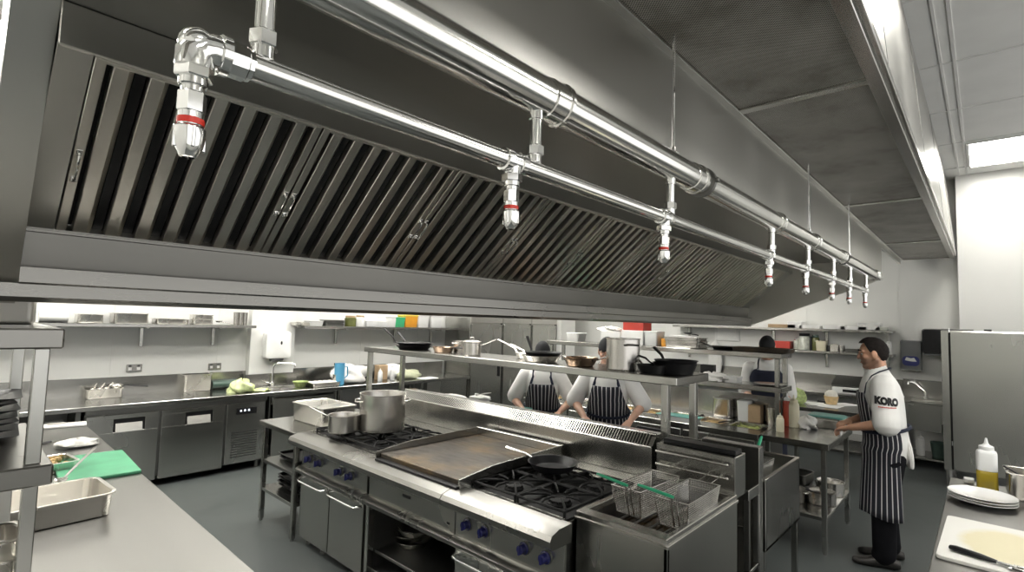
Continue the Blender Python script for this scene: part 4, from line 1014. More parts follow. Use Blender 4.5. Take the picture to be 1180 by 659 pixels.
# pass shelf above the splashback
PZ = 1.515
pas = thing('pass_shelf', 'long steel pass shelf on four posts over the cooking suite, pans on it', 'shelf', (3.27, 3.1, 0)); inv6 = Matrix.Translation((-3.27, -3.1, 0))
def pp(nm, m, mt):
    o = m.build(nm, mt, pas); o.matrix_parent_inverse = inv6; return o
PX0, PX1, PY0, PY1 = 3.205, 3.73, 1.475, 5.18
m = MB(); m.box(PX0, PY0, PZ-.055, PX1, PY1, PZ, .005); pp('shelf_board', m, 'steel_flat')
for x, y, z0 in ((3.25, 1.57, .0), (3.69, 1.57, .9), (3.25, 5.11, 0), (3.69, 5.11, 0)):
    m = MB(); m.box(x-.024, y-.024, z0, x+.024, y+.024, PZ-.054, .003); pp('post', m, 'steel_upright')
def onp(px, py): return pz(px, py, PZ)
def onx(px, X=3.45):
    d = pX(px, 400, X); return Vector((X, d.y, PZ))
frying_pan('lower of two black frying pans at the left end of the pass shelf', onx(477, 3.43), R(78), .195, .045, 'black_pan', 'black_pan', .24, .12)
frying_pan('upper of two black frying pans at the left end of the pass shelf', onx(478, 3.43)+Vector((0, 0, .026)), R(122), .188, .045, 'black_pan', 'black_pan', .17, .14)
frying_pan('small copper coloured pan right of the black frying pans', onx(511, 3.40), R(-80), .108, .055, 'copper', 'black_pan', .16, .0)
pot('small lidded steel pot with long handle on pass shelf', onx(544, 3.36), .085, .125, R(-85), 'steel_pot', .20, False, True, 'saucepan', None, 'saucepan')
pot('second small steel pot behind the lidded pot on pass shelf', onx(531, 3.56), .075, .115, R(-80), 'steel_pot', None, True, False, 'saucepan', None, 'saucepan')
frying_pan('steel frying pan under a black pan, handle to the left', onx(624, 3.40), R(82), .165, .055, 'steel_pan', 'steel_bright', .24, .07)
frying_pan('black frying pan nested in the steel frying pan', onx(626, 3.41)+Vector((0, 0, .036)), R(70), .16, .045, 'black_pan', 'black_pan', .12, .12)
frying_pan('small steel pan with long handle beside nested pans', onx(608, 3.58), R(84), .11, .05, 'steel_pan', 'steel_bright', .30, .10)
frying_pan('copper coloured frying pan beside the tall pot on pass shelf', onx(669, 3.36), R(80), .128, .06, 'copper', 'steel_bright', .07, .015)
frying_pan('upper copper coloured pan nested over another on pass shelf', onx(671, 3.37)+Vector((0, 0, .014)), R(-60), .124, .055, 'copper', 'steel_bright', .06, .02)
pot('tall steel stock pot on the pass shelf before the second chef', onx(718, 3.40), .122, .23, R(-30), 'steel_pot', None, True, False, 'stock_pot')
frying_pan('lower black wok at the right end of the pass shelf', onx(778, 3.46), R(100), .15, .075, 'black_pan', 'black_pan', .20, .06, None, 0, 'wok')
frying_pan('small black pan beside the wok on pass shelf', onx(752, 3.33), R(60), .105, .06, 'black_pan', 'steel_bright', .17, .04)
frying_pan('upper black wok nested in another at the right end', onx(779, 3.47)+Vector((0, 0, .024)), R(55), .145, .07, 'black_pan', 'black_pan', .17, .07, None, 0, 'wok')

# ------------------------------------------------------------------ second line behind the splashback
m_, pv = at0('gap_shelving', 'steel shelving in the narrow gap behind the fryer', 'shelving', (3.3, 1.3, 0))
m = MB(); m.box(3.23, 1.04, .84, 3.415, 1.062, .90, .003); pv('top_rail', m, 'steel_upright')
m = MB(); m.box(3.23, 1.04, .42, 3.415, 1.52, .44, .003); pv('shelf', m, 'steel_upright')
m = MB(); m.box(3.235, 1.04, .16, 3.41, 1.5, .175, .002); pv('shelf', m, 'steel_upright')
for x in (3.245, 3.405):
    m = MB(); m.box(x-.01, 1.04, 0, x+.01, 1.07, .84, .002); pv('post', m, 'steel_dark')
m = MB(); m.tube([(3.33, 1.25, .44), (3.33, 1.25, .60), (3.33, 1.15, .64), (3.33, 1.10, .64)], .015, 10); m.cyl((3.33, 1.25, 0), .03, .5, .54, 12); pv('valve_pipe', m, 'chrome')
bl, pk = at0('back_splash', 'steel back splash panel standing behind the fryer flue', 'splashback', (3.45, 2.6, 0))
m = MB(); m.box(3.42, 1.04, .1, 3.50, 1.40, 1.115, .004); m.box(3.42, 1.52, .1, 3.44, 4.2, 1.10, .003); m.box(3.42, 1.40, .1, 3.44, 1.52, 1.10, .002); pk('panel', m, 'steel_bright')
f2, pq = at0('open_fryer', 'open topped steel fryer on legs behind the front fryer', 'fryer', (3.9, 1.28, 0))
X0, X1, Y0, Y1 = 3.505, 4.30, 1.03, 1.52
m = MB(); m.box(X0, Y0, .47, X1, Y0+.018, .90, .004); m.box(X0, Y1-.018, .47, X1, Y1, .90, .003); m.box(X1-.018, Y0, .47, X1, Y1, .90, .003); m.box(X0, Y0, .47, X0+.018, Y1, .90, .003); m.box(X0, Y0, .47, X1, Y1, .49, .002); m.box(X0+.018, Y0+.018, .70, X1-.018, Y1-.018, .71, .002)
pq('tank', m, 'steel_upright')
m = MB(); frame(m, X0, Y0-.004, X1+.004, Y1, X0+.04, Y0+.022, X1-.03, Y1-.03, .895, .912, .003); pq('tank_rim', m, 'steel_bright')
for x in (X0+.03, X1-.03):
    for y in (Y0+.03, Y1-.03):
        m = MB(); square_leg(m, x, y, 0, .48); pq('leg', m, 'steel_upright')
m = MB(); m.tube([(X0+.03, Y0+.06, .84), (X1-.05, Y0+.06, .84)], .007, 8); pq('hang_rail', m, 'steel_bright')
basket('wire basket with green handle resting in the open fryer behind', (3.735, 1.175, .835), 0, .36, .16, .12, False, 1, 180, .15, -.055)
lc2, _ = work_table('cook_counter', 'steel counter in front of the two striped apron chefs', 3.51, 1.54, 3.99, 4.85, .9, .3)
v = pX(522, 460, 3.76)
wad('white folded cloths heaped behind the left half of splashback', (3.76, v.y, .9), .14, .24, (pX(522, 455, 3.76).z-.9)/1.55, 'cloth_white', 'folded_cloth', 'cloth', 91, .1, 30)
tv = pX(552, 462, 3.74)
tb = tub('plastic_tub', 'white tub holding the steel tongs behind the splashback', 'tub', (3.75, tv.y, .9), .16, .16, .17, 'white_plastic', 'white_plastic')
for k in range(2):
    e = pX(566, 453+8*k, 3.74)
    ladle(['white tongs leaning on the white tub behind the splashback', 'thin white skewer leaning on the white tub behind the splashback'][k], (3.74, tv.y+.02, 1.08), e, .007, .02, ['tongs', 'skewer'][k], 'white_plastic', ['tongs', 'skewer'][k])
revolve('green_bowl', 'dark green bowl between the hands of first chef', 'bowl', (3.86, 3.36, .9), [(0, 0), (.06, 0), (.10, .10), (.103, .101), (.06, .006), (0, .006)], 'lid_teal', 24)
# ------------------------------------------------------------------ prep fridge with food wells, behind the chefs
sal = thing('prep_fridge', 'long steel prep fridge with open food wells behind the two chefs', 'fridge', (5.3, 2.9, 0)); inv7 = Matrix.Translation((-5.3, -2.9, 0))
def sl(nm, m, mt, par=None):
    o = m.build(nm, mt, par or sal); o.matrix_parent_inverse = Matrix.Identity(4) if par else inv7; return o
SX0, SX1, SY0, SY1, SZT = 4.95, 5.72, 1.515, 4.30, .90
m = MB(); m.box(SX0+.03, SY0+.005, .10, SX1, SY1, .62, .003); m.box(SX0+.03, SY0+.005, .62, SX0+.05, SY1, .86, .002); m.box(SX1-.02, SY0+.005, .62, SX1, SY1, .86, .002); m.box(SX0+.05, SY0+.005, .62, SX1-.02, SY0+.02, .86, .002); m.box(SX0+.05, SY1-.02, .62, SX1-.02, SY1, .86, .002); sl('cabinet_body', m, 'steel_dark')
m = MB(); m.box(SX0, SY0, .845, 5.17, SY1, SZT, .004); m.box(5.52, SY0, .845, SX1, SY1, SZT, .003); m.box(5.17, SY0, .845, 5.52, SY0+.06, SZT, .003)
ys = [SY0+.06+.335*i for i in range(9)]
for y in ys[1:]: m.box(5.17, y-.025, .845, 5.52, y, SZT, .002)
sl('worktop', m, 'steel_flat')
for i in range(4):
    y0 = SY0+.03+.69*i
    m = MB(); m.box(SX0, y0, .14, SX0+.03, y0+.67, .84, .004); d = sl('door', m, 'steel_upright')
    m = MB(); m.box(SX0-.012, y0+.2, .74, SX0+.002, y0+.47, .80, .003); sl('handle', m, 'black_plastic', d)
m = MB(); m.box(SX1-.02, SY0, SZT, SX1, SY1, 1.16, .003); m.box(5.53, SY0, SZT, SX1-.02, SY0+.01, 1.14, .002); sl('riser', m, 'steel_flat')
for x in (SX0+.1, SX1-.06):
    for y in (SY0+.08, SY1-.08):
        m = MB(); m.cyl((x, y, 0), .025, 0, .105, 12); sl('leg', m, 'steel_dark')
foods = ['food_green', 'food_mix', 'lettuce', 'food_mix', 'bread', 'food_green', 'bun_white', 'food_mix']
wl = ['first', 'second', 'third', 'fourth', 'fifth', 'sixth', 'seventh', 'eighth']
for i in range(8):
    y = (ys[i]+ys[i+1]-.025 if i < 8 else 0)/2
    gn(.33, .295, .15, '%s steel food well of the prep fridge counted from its right end' % wl[i], (5.345, y, .752), 0, 'food wells in the prep fridge', 'steel_pan')
    m = MB(); rnd = random.Random(i); rs = []
    nx, ny = 14, 12
    vs = [(-.135+.27*a/nx, -.118+.236*b_/ny, (.10+rnd.uniform(0, .04)) if 0 < a < nx and 0 < b_ < ny else .085) for a in range(nx+1) for b_ in range(ny+1)]
    vs2 = [(-.135+.27*a/nx, -.118+.236*b_/ny, .03) for a in range(nx+1) for b_ in range(ny+1)]
    k = ny+1; fs = [(a*k+b_, (a+1)*k+b_, (a+1)*k+b_+1, a*k+b_+1) for a in range(nx) for b_ in range(ny)]
    m.add(vs, fs); o = m.build('chopped_food', foods[i]); o.location = (5.345, y, .752)
    tag(o, 'chopped food filling the %s well of the prep fridge from its right' % wl[i], 'food', None, 'stuff')
tub('plastic_tub', 'teal lidded tray on front edge of prep fridge by the second chef', 'tub', (5.06, 2.30, SZT), .17, .42, .05, 'white_plastic', 'lid_teal')
for k, (y, lb) in enumerate([(1.88, 'black tongs lying across the food wells near right end'), (2.22, 'black tongs lying across the food wells near the middle')]):
    ladle(lb, (5.42, y, .915), (5.12, y+.05, .925), .012, .02, 'tongs', 'black_plastic', 'tongs')
# overshelf on the prep fridge
g3, gp3 = gantry('pass_shelf', 'two tier steel shelf standing on the prep fridge, trays on top', 5.40, 1.44, 5.76, 4.30, .9, (1.285, 1.61), .05, pw=.04, inset=.05)
def on3(px, Z=1.61, X=5.58): return Vector((X, pX(px, 400, X).y, Z))
gn(.30, .56, .045, 'wide brown stained steel tray at the right end of the far pass shelf', on3(879), R(1), None, 'griddle', name='tray', cat='tray')
frying_pan('flat black pan left of the stained tray on far pass shelf', on3(834), R(82), .125, .035, 'black_pan', 'black_pan', .14, .03)
gs = gn(.28, .42, .05, 'lowest steel tray of the stack on far pass shelf', on3(791), R(-2), None, 'steel_bright', name='tray', cat='tray')
for i, lb in enumerate(['second steel tray of the stack on far pass shelf', 'third steel tray of the stack on far pass shelf']): dup(gs, on3(791)+Vector((0, .01*i, .032*(i+1))), R(2*i), lb)
carton('paper_stack', 'white papers lying on the stacked steel trays', 'paper', on3(791)+Vector((-.01, .03, .116)), (.2, .26, .015), 'paper', R(10))
ladle('black handled ladle lying on papers over the steel trays', on3(797)+Vector((0, 0, .15)), on3(805)+Vector((0, 0, .14)), .012, .05, 'ladle', 'black_plastic')
tub('plastic_tub', 'clear tub between the stacked trays and the red box', 'tub', on3(754), .20, .17, .17, 'bottle_frost', 'bottle_frost')
carton('spice_box', 'small orange box beside the stacked steel trays', 'box', on3(768), (.12, .07, .09), 'orange_tub')
carton('storage_box', 'white box under the red box on far pass shelf', 'box', on3(734), (.24, .28, .17), 'white_plastic')
carton('storage_box', 'red box on top of a white box on far pass shelf', 'box', on3(734)+Vector((0, 0, .17)), (.2, .27, .12), 'red_plastic')
carton('storage_box', 'white box left of the red box on far pass shelf', 'box', on3(708), (.24, .26, .15), 'white_plastic', R(5))
wad('crumpled white bag on the boxes left of red box', on3(704)+Vector((0, 0, .151)), .1, .16, .035, 'cloth_white', 'paper_bag', 'bag', 41, .3)
tub('plastic_tub', 'white tub with pale green lid left of the second chef', 'tub', on3(664), .2, .19, .11, 'white_plastic', 'bottle_frost')
gn(.14, .20, .20, 'tall steel container on the prep fridge ledge under the shelf', Vector((5.61, pX(833, 470, 5.61).y, .9)), 0)
# lower tier
def on4(px, Z=1.285, X=5.55): return Vector((X, pX(px, 445, X).y, Z))
revolve('round_plate', 'shallow grey dish on lower tier before the third chef', 'plate', on4(887), [(0, 0), (.08, 0), (.15, .018), (.151, .02), (.08, .005), (0, .005)], 'steel_pan', 28)
tub('plastic_tub', 'small white tub on the prep fridge ledge under the shelf', 'tub', Vector((5.62, pX(858, 458, 5.62).y, .9)), .12, .12, .20, 'bottle_frost', 'bottle_frost')
carton('spice_box', 'brown box on the prep fridge ledge under the shelf', 'box', Vector((5.62, pX(871, 460, 5.62).y, .9)), (.11, .12, .17), 'brown_card')
revolve('steel_cup', 'steel cup on the prep fridge ledge under the shelf', 'cup', Vector((5.62, pX(888, 461, 5.62).y, .9)), [(0, 0), (.035, 0), (.042, .15), (.04, .15), (.033, .004), (0, .004)], 'steel_pan', 20)
carton('order_box', 'black order box standing on lower tier by the white coat', 'box', on4(816), (.08, .14, .16), 'black_plastic')
tub('plastic_tub', 'white tub on the lower tier under the black pan', 'tub', on4(845), .16, .15, .06, 'white_plastic', 'white_plastic')
wad('white crumpled cloths on lower tier behind the pass shelf posts', on4(822, 1.285, 5.52), .10, .17, .055, 'cloth_white', 'folded_cloth', 'cloth', 51, .3)

# ------------------------------------------------------------------ right prep table
pt, _ = work_table('prep_table', 'steel prep table beside the chef with the lettered sleeve, bottles on it', 4.98, .975, 6.02, 1.50, .905, .30, 'steel_flat', .055)
TZ = .905
def ont(px, py): return pz(px, py, TZ)
squeeze_bottle('small pale yellow squeeze bottle on prep table', Vector((5.25, pX(899, 490, 5.25).y, TZ)), .033, .17, 'sauce_cream', 'sauce_cream')
squeeze_bottle('red sauce squeeze bottle between two pale bottles', ont(905, 492)+Vector((.05, -.005, 0)), .042, .32, 'sauce_red', 'bottle_frost')
squeeze_bottle('tall cream sauce squeeze bottle right of the red bottle', ont(914, 493)+Vector((.03, .0, 0)), .048, .31, 'sauce_cream', 'sauce_cream')
wad('white crumpled cloth beside the teal lidded pan on prep table', ont(929, 494)+Vector((.03, 0, 0)), .10, .085, .07, 'cloth_white', 'folded_cloth', 'cloth', 61, .25)
gp_ = gn(.26, .30, .085, 'steel pan under the teal lid at the hands of the chef', ont(951, 494)+Vector((.09, 0, 0)), R(2), None, 'steel_pan')
m = MB(); m.rings([[(x, y, z) for x, y in rrect(.27*k, .31*k, .03)] for k, z in ((1, 0), (1.0, .010), (.94, .016), (.5, .014))]); o = m.build('pan_lid', 'lid_teal'); o.location = gp_.location+Vector((.10, .02, .088)); o.rotation_euler = (0, 0, R(2)); tag(o, 'teal lid lying on the steel pan at the prep table', 'lid')
# pots on its undershelf
b0 = Vector((0, 0, .30))
pot('steel pot at the left of the prep table undershelf', (5.30, 1.33, .30), .10, .12, 0, 'steel_pot')
gn(.30, .22, .09, 'lower dark pan stacked at the back of prep table undershelf', (5.66, 1.36, .30), R(5), None, 'steel_dark')
gn(.28, .21, .09, 'upper dark pan stacked at the back of prep table undershelf', (5.66, 1.36, .391), R(-6), None, 'steel_dark')
pot('wide steel saucepan with lid in the middle of prep table undershelf', (5.42, 1.13, .30), .12, .10, R(20), 'steel_pot', .14, False, True, 'saucepan', None, 'saucepan')
pot('steel bowl at the right of prep table undershelf', (5.78, 1.12, .30), .11, .12, 0, 'steel_pan', None, False, False, 'bowl', None, 'bowl')
carton('bread_piece', 'small pale bread piece on prep table undershelf', 'bread', (5.14, 1.32, .30), (.10, .07, .06), 'bread', .4, None, .02)

# ------------------------------------------------------------------ island counter and far run
isl, _ = work_table('island_counter', 'steel counter with white papers before the far wall', 7.15, .95, 7.90, 3.6, .9, .45)
wad('pale green lettuce head on the far counter beside white papers', (7.45, 1.83, .9), .13, .13, .13, 'lettuce', 'lettuce_head', 'lettuce', 71, .14)
for k, (px, py, lb) in enumerate([(940, 466, 'white paper under the wrapped bun on far counter'), (957, 469, 'white paper nearest front edge of the far counter'), (972, 467, 'white paper at the right end of the far counter')]):
    carton('paper_sheet', lb, 'paper', pz(px, py, .9)+Vector((0, 0, .001*k)), (.30, .22, .006), 'paper', R(20-25*k))
carton('order_pad', 'black order pad lying between white papers', 'pad', pz(950, 463, .9)+Vector((.0, 0, .007)), (.22, .16, .012), 'black_plastic', R(10))
wb = thing('wrapped_bun', 'brown bun in a white paper cup on the far counter', 'bun', pz(958, 467, .9)+Vector((0, 0, .012)))
m = MB(); m.lathe([(0, 0), (.06, 0), (.085, .10), (.082, .10), (.058, .004), (0, .004)], (0, 0, 0), 16); m.build('paper_cup', 'bread', wb)
m = MB(); m.ball((0, 0, .11), .075, 16, 8, (1, 1, .9)); m.build('bun', 'bun_white', wb)
ft, _ = work_table('far_counter', 'long steel counter with upstand along the far wall', 9.04, .92, 9.69, 4.6, .9, .25)
us = thing('upstand', 'steel upstand along the far wall over the counter', 'upstand', (9.685, 2.7, .9)); m = MB(); m.box(-.012, -1.78, .0, .012, 1.9, .24, .003); m.build('panel', 'steel_flat', us)
sk2 = thing('hand_sink', 'steel sink unit on the far wall right of the chef', 'sink', (9.37, .6, 0)); inv8 = Matrix.Translation((-9.37, -.6, 0))
def hk(nm, m, mt):
    o = m.build(nm, mt, sk2); o.matrix_parent_inverse = inv8; return o
m = MB(); m.box(9.05, .30, .87, 9.14, .90, .90, .003); m.box(9.58, .30, .87, 9.69, .90, .90, .003); m.box(9.14, .30, .87, 9.58, .36, .90, .003); m.box(9.14, .80, .87, 9.58, .90, .90, .003); hk('rim', m, 'steel_flat')
m = MB(); m.rings([[(9.36+x*k, .58+y*k, z) for x, y in rrect(.46, .46, .06)] for k, z in ((1, .885), (.97, .88), (.93, .62), (.5, .61))]); hk('bowl', m, 'steel_pan')
m = MB(); m.box(9.05, .46, .52, 9.07, .90, .87, .003); m.box(9.05, .30, .52, 9.07, .41, .87, .003); hk('front_panel', m, 'steel_upright')
m = MB(); m.box(9.67, .28, .9, 9.695, .92, 1.16, .003); hk('upstand', m, 'steel_flat')
m = MB(); m.box(9.08, .32, .13, 9.66, .88, .155, .003); hk('undershelf', m, 'steel_flat')
for x in (9.09, 9.65):
    for y in (.33, .87):
        m = MB(); square_leg(m, x, y, 0, .875); hk('leg', m, 'steel_upright')
tp2 = thing('wall_tap', 'chrome swivel tap over the far hand sink', 'tap', (9.60, .66, .90))
m = MB(); m.tube([(0, 0, 0), (0, 0, .10), (-.02, .02, .13), (-.10, .10, .22), (-.14, .14, .24), (-.17, .17, .23), (-.175, .175, .20)], .016, 10); m.build('spout', 'chrome', tp2)
m = MB(); m.tube([(-.12, .12, .235), (-.14, .09, .265), (-.15, .17, .27)], .012, 8); m.build('lever', 'chrome', tp2)
m = MB(); m.cyl((0, 0, 0), .03, 0, .03, 14); m.build('base', 'chrome', tp2)
sb_ = squeeze_bottle('white spray bottle on the shelf under the far hand sink', (9.25, .70, .155), .05, .30, 'white_plastic', 'white_plastic')
revolve('bucket', 'dark bucket on the shelf under the far hand sink', 'bucket', (9.32, .50, .155), [(0, 0), (.08, 0), (.10, .2), (.102, .2), (.08, .005), (0, .005)], 'dark_green', 20)
# far wall shelves
def far_shelf(label, z, y0, y1, brs):
    t = thing('wall_shelf', label, 'shelf', (9.7, (y0+y1)/2, z)); inv = Matrix.Translation((-9.7, -(y0+y1)/2, -z))
    m = MB(); m.box(9.36, y0, z-.035, 9.695, y1, z, .004); o = m.build('shelf_board', 'steel_flat', t); o.matrix_parent_inverse = inv
    for y in brs:
        m = MB(); m.box(9.66, y-.018, z-.26, 9.70, y+.018, z-.034, .002); m.box(9.42, y-.014, z-.052, 9.67, y+.014, z-.033, .002); o = m.build('bracket', 'steel_upright', t); o.matrix_parent_inverse = inv
UZ, LZ = 1.865, 1.515
far_shelf('upper steel wall shelf on the far wall above the chef', UZ, 1.0, 4.4, (1.1, 1.9, 2.7, 4.2))
far_shelf('lower steel wall shelf with jars on the far wall', LZ, 1.0, 4.4, (1.1, 1.9, 2.7, 4.2))
def onf(px, Z): 
    v = pX(px, 395, 9.5); return Vector((9.5, v.y, Z))
def jarf(label, px, r, h, mat, lid):
    t = thing('jar', label, 'jar', onf(px, LZ))
    m = MB(); m.lathe([(0, 0), (r*.95, 0), (r, .006), (r, h*.74), (r*.8, h*.84)], (0, 0, 0), 22); m.build('jar_body', mat, t)
    m = MB(); m.lathe([(r*.82, h*.83), (r*.86, h*.85), (r*.86, h*.98), (r*.8, h), (0, h)], (0, 0, 0), 22); m.build('lid', lid, t)
jarf('small glass jar at the left of the far wall shelf', 918, .045, .18, 'glass_jar', 'steel_pan')
jarf('large glass jar with black lid on the far wall shelf', 927, .09, .27, 'glass_jar', 'black_plastic')
jarf('dark slim jar right of the large glass jar', 934.5, .04, .22, 'black_pan', 'black_plastic')
jarf('olive green oil jar on the far wall shelf', 940, .055, .25, 'olive_jar', 'dark_green')
tub('plastic_tub', 'pale yellow tub right of the olive jar', 'tub', onf(947, LZ), .15, .15, .16, 'sauce_cream', 'sauce_cream')
revolve('black_pot', 'small black round pot beside the pale yellow tub', 'pot', onf(956, LZ), [(0, 0), (.05, 0), (.055, .05), (.04, .09), (0, .095)], 'black_plastic', 18)
carton('spice_box', 'small steel coloured box right of the black pot', 'box', onf(962, LZ), (.12, .11, .12), 'steel_pan')
revolve('steel_cup', 'small grey cup beside the steel coloured box', 'cup', onf(970, LZ), [(0, 0), (.035, 0), (.045, .10), (.043, .10), (.033, .004), (0, .004)], 'steel_pan', 18)
gn(.22, .26, .05, 'low dark tray on the shelf behind the chef head', onf(984, LZ), 0, None, 'steel_dark')
carton('storage_box', 'red box on the lower far shelf behind the third chef', 'box', onf(901, LZ), (.22, .30, .13), 'red_plastic')
jarf('pale jar at the right end of the far lower shelf', 1019, .05, .17, 'glass_jar', 'white_plastic')
jarf('slim white jar at the right end of the far lower shelf', 1024.5, .035, .19, 'white_plastic', 'white_plastic')
for px, w, h, mt, lb in ((903, .42, .06, 'brown_card', 'flat brown box on the upper far shelf'), (918, .22, .11, 'white_plastic', 'white box on the upper far shelf right of the brown box'), (935, .30, .05, 'white_plastic', 'low white tray on the upper far shelf'), (963, .30, .06, 'white_plastic', 'white low box in the middle of the upper far shelf'), (985, .34, .05, 'paper', 'stack of white paper on the upper far shelf'), (1003, .28, .115, 'white_plastic', 'white box at the right of the upper far shelf'), (1017, .14, .05, 'glass_jar', 'small grey box at the right end of the upper far shelf')):
    carton('storage_box', lb, 'box', onf(px, UZ), (.24, w, h), mt)
# grill scale on far counter
sc2 = thing('counter_scale', 'white counter scale with dark raised lid behind the chef face', 'scale', (9.35, 1.50, .90))
m = MB(); m.box(-.2, -.22, .0, .2, .24, .10, .012); m.build('scale_body', 'white_plastic', sc2)
m = MB(); m.box(-.203, -.14, .03, -.198, .10, .07, .001); m.build('display', 'black_plastic', sc2)
m = MB(); m.prism([(-.19, .115), (-.19, .13), (.19, .25), (.19, .20), (.15, .10), (-.15, .10)], 'y', -.23, .25); m.build('lid', 'steel_dark', sc2)
# dispensers on the far wall
d1 = thing('soap_dispenser', 'grey soap dispenser with blue and white logo on the far wall', 'dispenser', (9.70, .815, 1.29))
m = MB(); m.rings([[(-.10*q-.0005, y, .22+z) for y, z in rrect(.25*k, .44*k, .02)] for k, q in ((1, 0), (1, .75), (.94, 1))]); m.build('housing', 'dispenser_grey', d1)
m = MB(); m.rings([[(-.104-q, y*1.0, .14+z) for y, z in rrect(.20*k, .14*k, .05)] for k, q in ((1, -.004), (1, .002))]); lg = m.build('logo', 'dispenser_blue', d1)
m = MB()
m.prism([(-.07, .135), (-.04, .19), (.0, .18), (.05, .195), (.07, .15), (.03, .14), (-.02, .135)], 'x', -.1085, -.105); m.build('logo_mark', 'white_plastic', lg)
m = MB(); m.box(-.10, -.115, .0, -.095, .115, .035, .002); m.build('lever', 'steel_upright', d1)
d2 = thing('towel_dispenser', 'black paper towel dispenser on the far wall beside the fridge', 'dispenser', (9.46, .0, 0))
d2.location = (9.70, .50, 1.55)
m = MB(); m.rings([[(-.2*q-.0005, y, .18+z) for y, z in rrect(.36*k, .36*k, .04)] for k, q in ((1, 0), (1, .7), (.93, 1))]); m.build('housing', 'black_plastic', d2)
m = MB(); m.box(-.203, -.06, .07, -.198, .06, .33, .004); m.build('window_strip', 'black_pan', d2)
m = MB(); m.box(-.19, -.16, -.02, -.05, .16, .005, .004); m.build('paper_slot', 'dispenser_grey', d2)
# hanging coat and frame on the far wall
hc = wad('white coat hanging on the far wall behind the far pass shelf', (9.60, pX(824, 420, 9.6).y, 1.02), .05, .13, .36, 'jacket_white', 'hanging_coat', 'coat', 81, .12)
wf = thing('notice_frame', 'white framed notice on the far wall behind the black pan', 'notice', (9.69, pX(838, 392, 9.69).y, 1.60))
m = MB(); m.box(-.02, -.22, 0, .008, .22, .34, .006); m.build('frame', 'white_plastic', wf)
m = MB(); m.box(-.024, -.17, .05, -.018, .17, .29, .002); m.build('panel', 'ceiling_white', wf)
# tall fridge on the right
rf = thing('tall_fridge', 'large steel fridge at the right before the far wall', 'fridge', (8.3, 0, 0)); inv9 = Matrix.Translation((-8.3, 0, 0))
def rfp(nm, m, mt, par=None):
    o = m.build(nm, mt, par or rf); o.matrix_parent_inverse = Matrix.Identity(4) if par else inv9; return o
m = MB(); m.box(8.33, -.46, .20, 9.03, .405, 1.885, .005); rfp('cabinet_body', m, 'steel_upright')
m = MB(); m.box(8.285, -.455, .215, 8.332, .315, 1.875, .005); d = rfp('door', m, 'steel_upright')
m = MB(); m.box(8.30, .333, .205, 8.334, .405, 1.88, .003); rfp('side_frame', m, 'steel_upright')
m = MB(); m.box(8.315, .315, .215, 8.332, .333, 1.87, .001); rfp('gasket', m, 'black_void')
for z in (.50, 1.86): 
    m = MB(); m.cyl((8.30, .326, 0), .010, z, z+.05, 10); rfp('hinge', m, 'chrome', d)
m = MB(); m.box(8.36, .10, 1.885, 8.62, .40, 1.905, .003); rfp('top_cover', m, 'steel_dark')
m = MB(); m.box(8.34, -.06, 1.885, 8.42, .01, 1.91, .003); rfp('top_latch', m, 'black_plastic')
m = MB(); m.box(8.28, -.44, .70, 8.286, -.40, 1.3, .002); rfp('handle', m, 'black_plastic', d)
for x in (8.38, 8.98):
    for y in (-.40, .36):
        m = MB(); m.cyl((x, y, 0), .035, 0, .20, 14); rfp('leg', m, 'steel_bright')

# ------------------------------------------------------------------ right foreground counter
rc, rcp = work_table('prep_counter', 'steel counter at the right foreground, white board and plates on it', 2.0, -.75, 4.56, .192, .90, .30, 'steel_flat_cross', .05)
m = MB(); m.tube([(2.1, .215, .62), (4.5, .215, .62)], .012, 10)
for x in (2.15, 4.45): m.tube([(x, .215, .62), (x, .16, .62)], .008, 8)
rcp('towel_rail', m, 'chrome')
for i in range(3):
    revolve('round_plate', 'white plate in the short stack on the right foreground counter', 'plate', (4.03, .035, .90+.014*i), [(0, 0), (.085, 0), (.09, .003), (.150, .020), (.1515, .0225), (.149, .0235), (.09, .007), (0, .006)], 'white_glaze', 44, 'white plates stacked on the right counter')
m = MB(); m.rings([[(x, y, z) for x, y in rrect(.66*k, .45*k, .02)] for k, z in ((.99, 0), (1, .003), (1, .014), (.992, .017))])
o = m.build('chopping_board', 'board_stained'); o.location = (3.22, -.052, .90); o.rotation_euler = (0, 0, R(-1)); tag(o, 'white chopping board with a yellow stain on the right counter', 'chopping board')
tg = thing('kitchen_tongs', 'black handled tongs lying on the white chopping board', 'tongs', (3.00, .135, .917)); tg.rotation_euler = (0, 0, R(-108))
m = MB(); m.tube([(0, 0, .012), (.02, 0, .013), (.10, 0, .013), (.155, .002, .011)], [.014, .019, .018, .011], 10, flat=.6); m.build('grip', 'black_plastic', tg)
m = MB(); m.tube([(.15, .002, .011), (.18, .004, .010), (.215, .006, .010)], [.010, .013, .016], 8, flat=.5); m.tube([(.20, -.02, .009), (.205, .006, .010), (.20, .03, .009)], [.007, .010, .007], 8, flat=.5); m.build('joint', 'chrome', tg)
m = MB(); m.tube([(.21, -.012, .010), (.28, -.02, .012), (.36, -.012, .010)], [.012, .018, .011], 8, flat=.5); m.tube([(.21, .02, .010), (.28, .03, .012), (.36, .018, .010)], [.012, .018, .011], 8, flat=.5); m.build('jaw', 'steel_bright', tg)
squeeze_bottle('square squeeze bottle of yellow oil at the right foreground', (4.40, .012, .90), .050, .31, 'bottle_frost', 'bottle_frost', None, .115, 'oil_yellow', True)
gn(.26, .30, .15, 'steel pan at the right frame edge behind the plates', (4.36, -.215, .90), R(4), None, 'steel_pan')
ladle('black handled ladle leaning in the steel pan at right', (4.38, -.19, .98), (4.36, -.06, 1.065), .010, .04, 'ladle', 'black_plastic')
pot('small steel pot at the right frame edge beside plates', (4.03, -.205, .90), .055, .10, 0, 'steel_pot', .1, False, False, 'saucepan', None, 'saucepan')
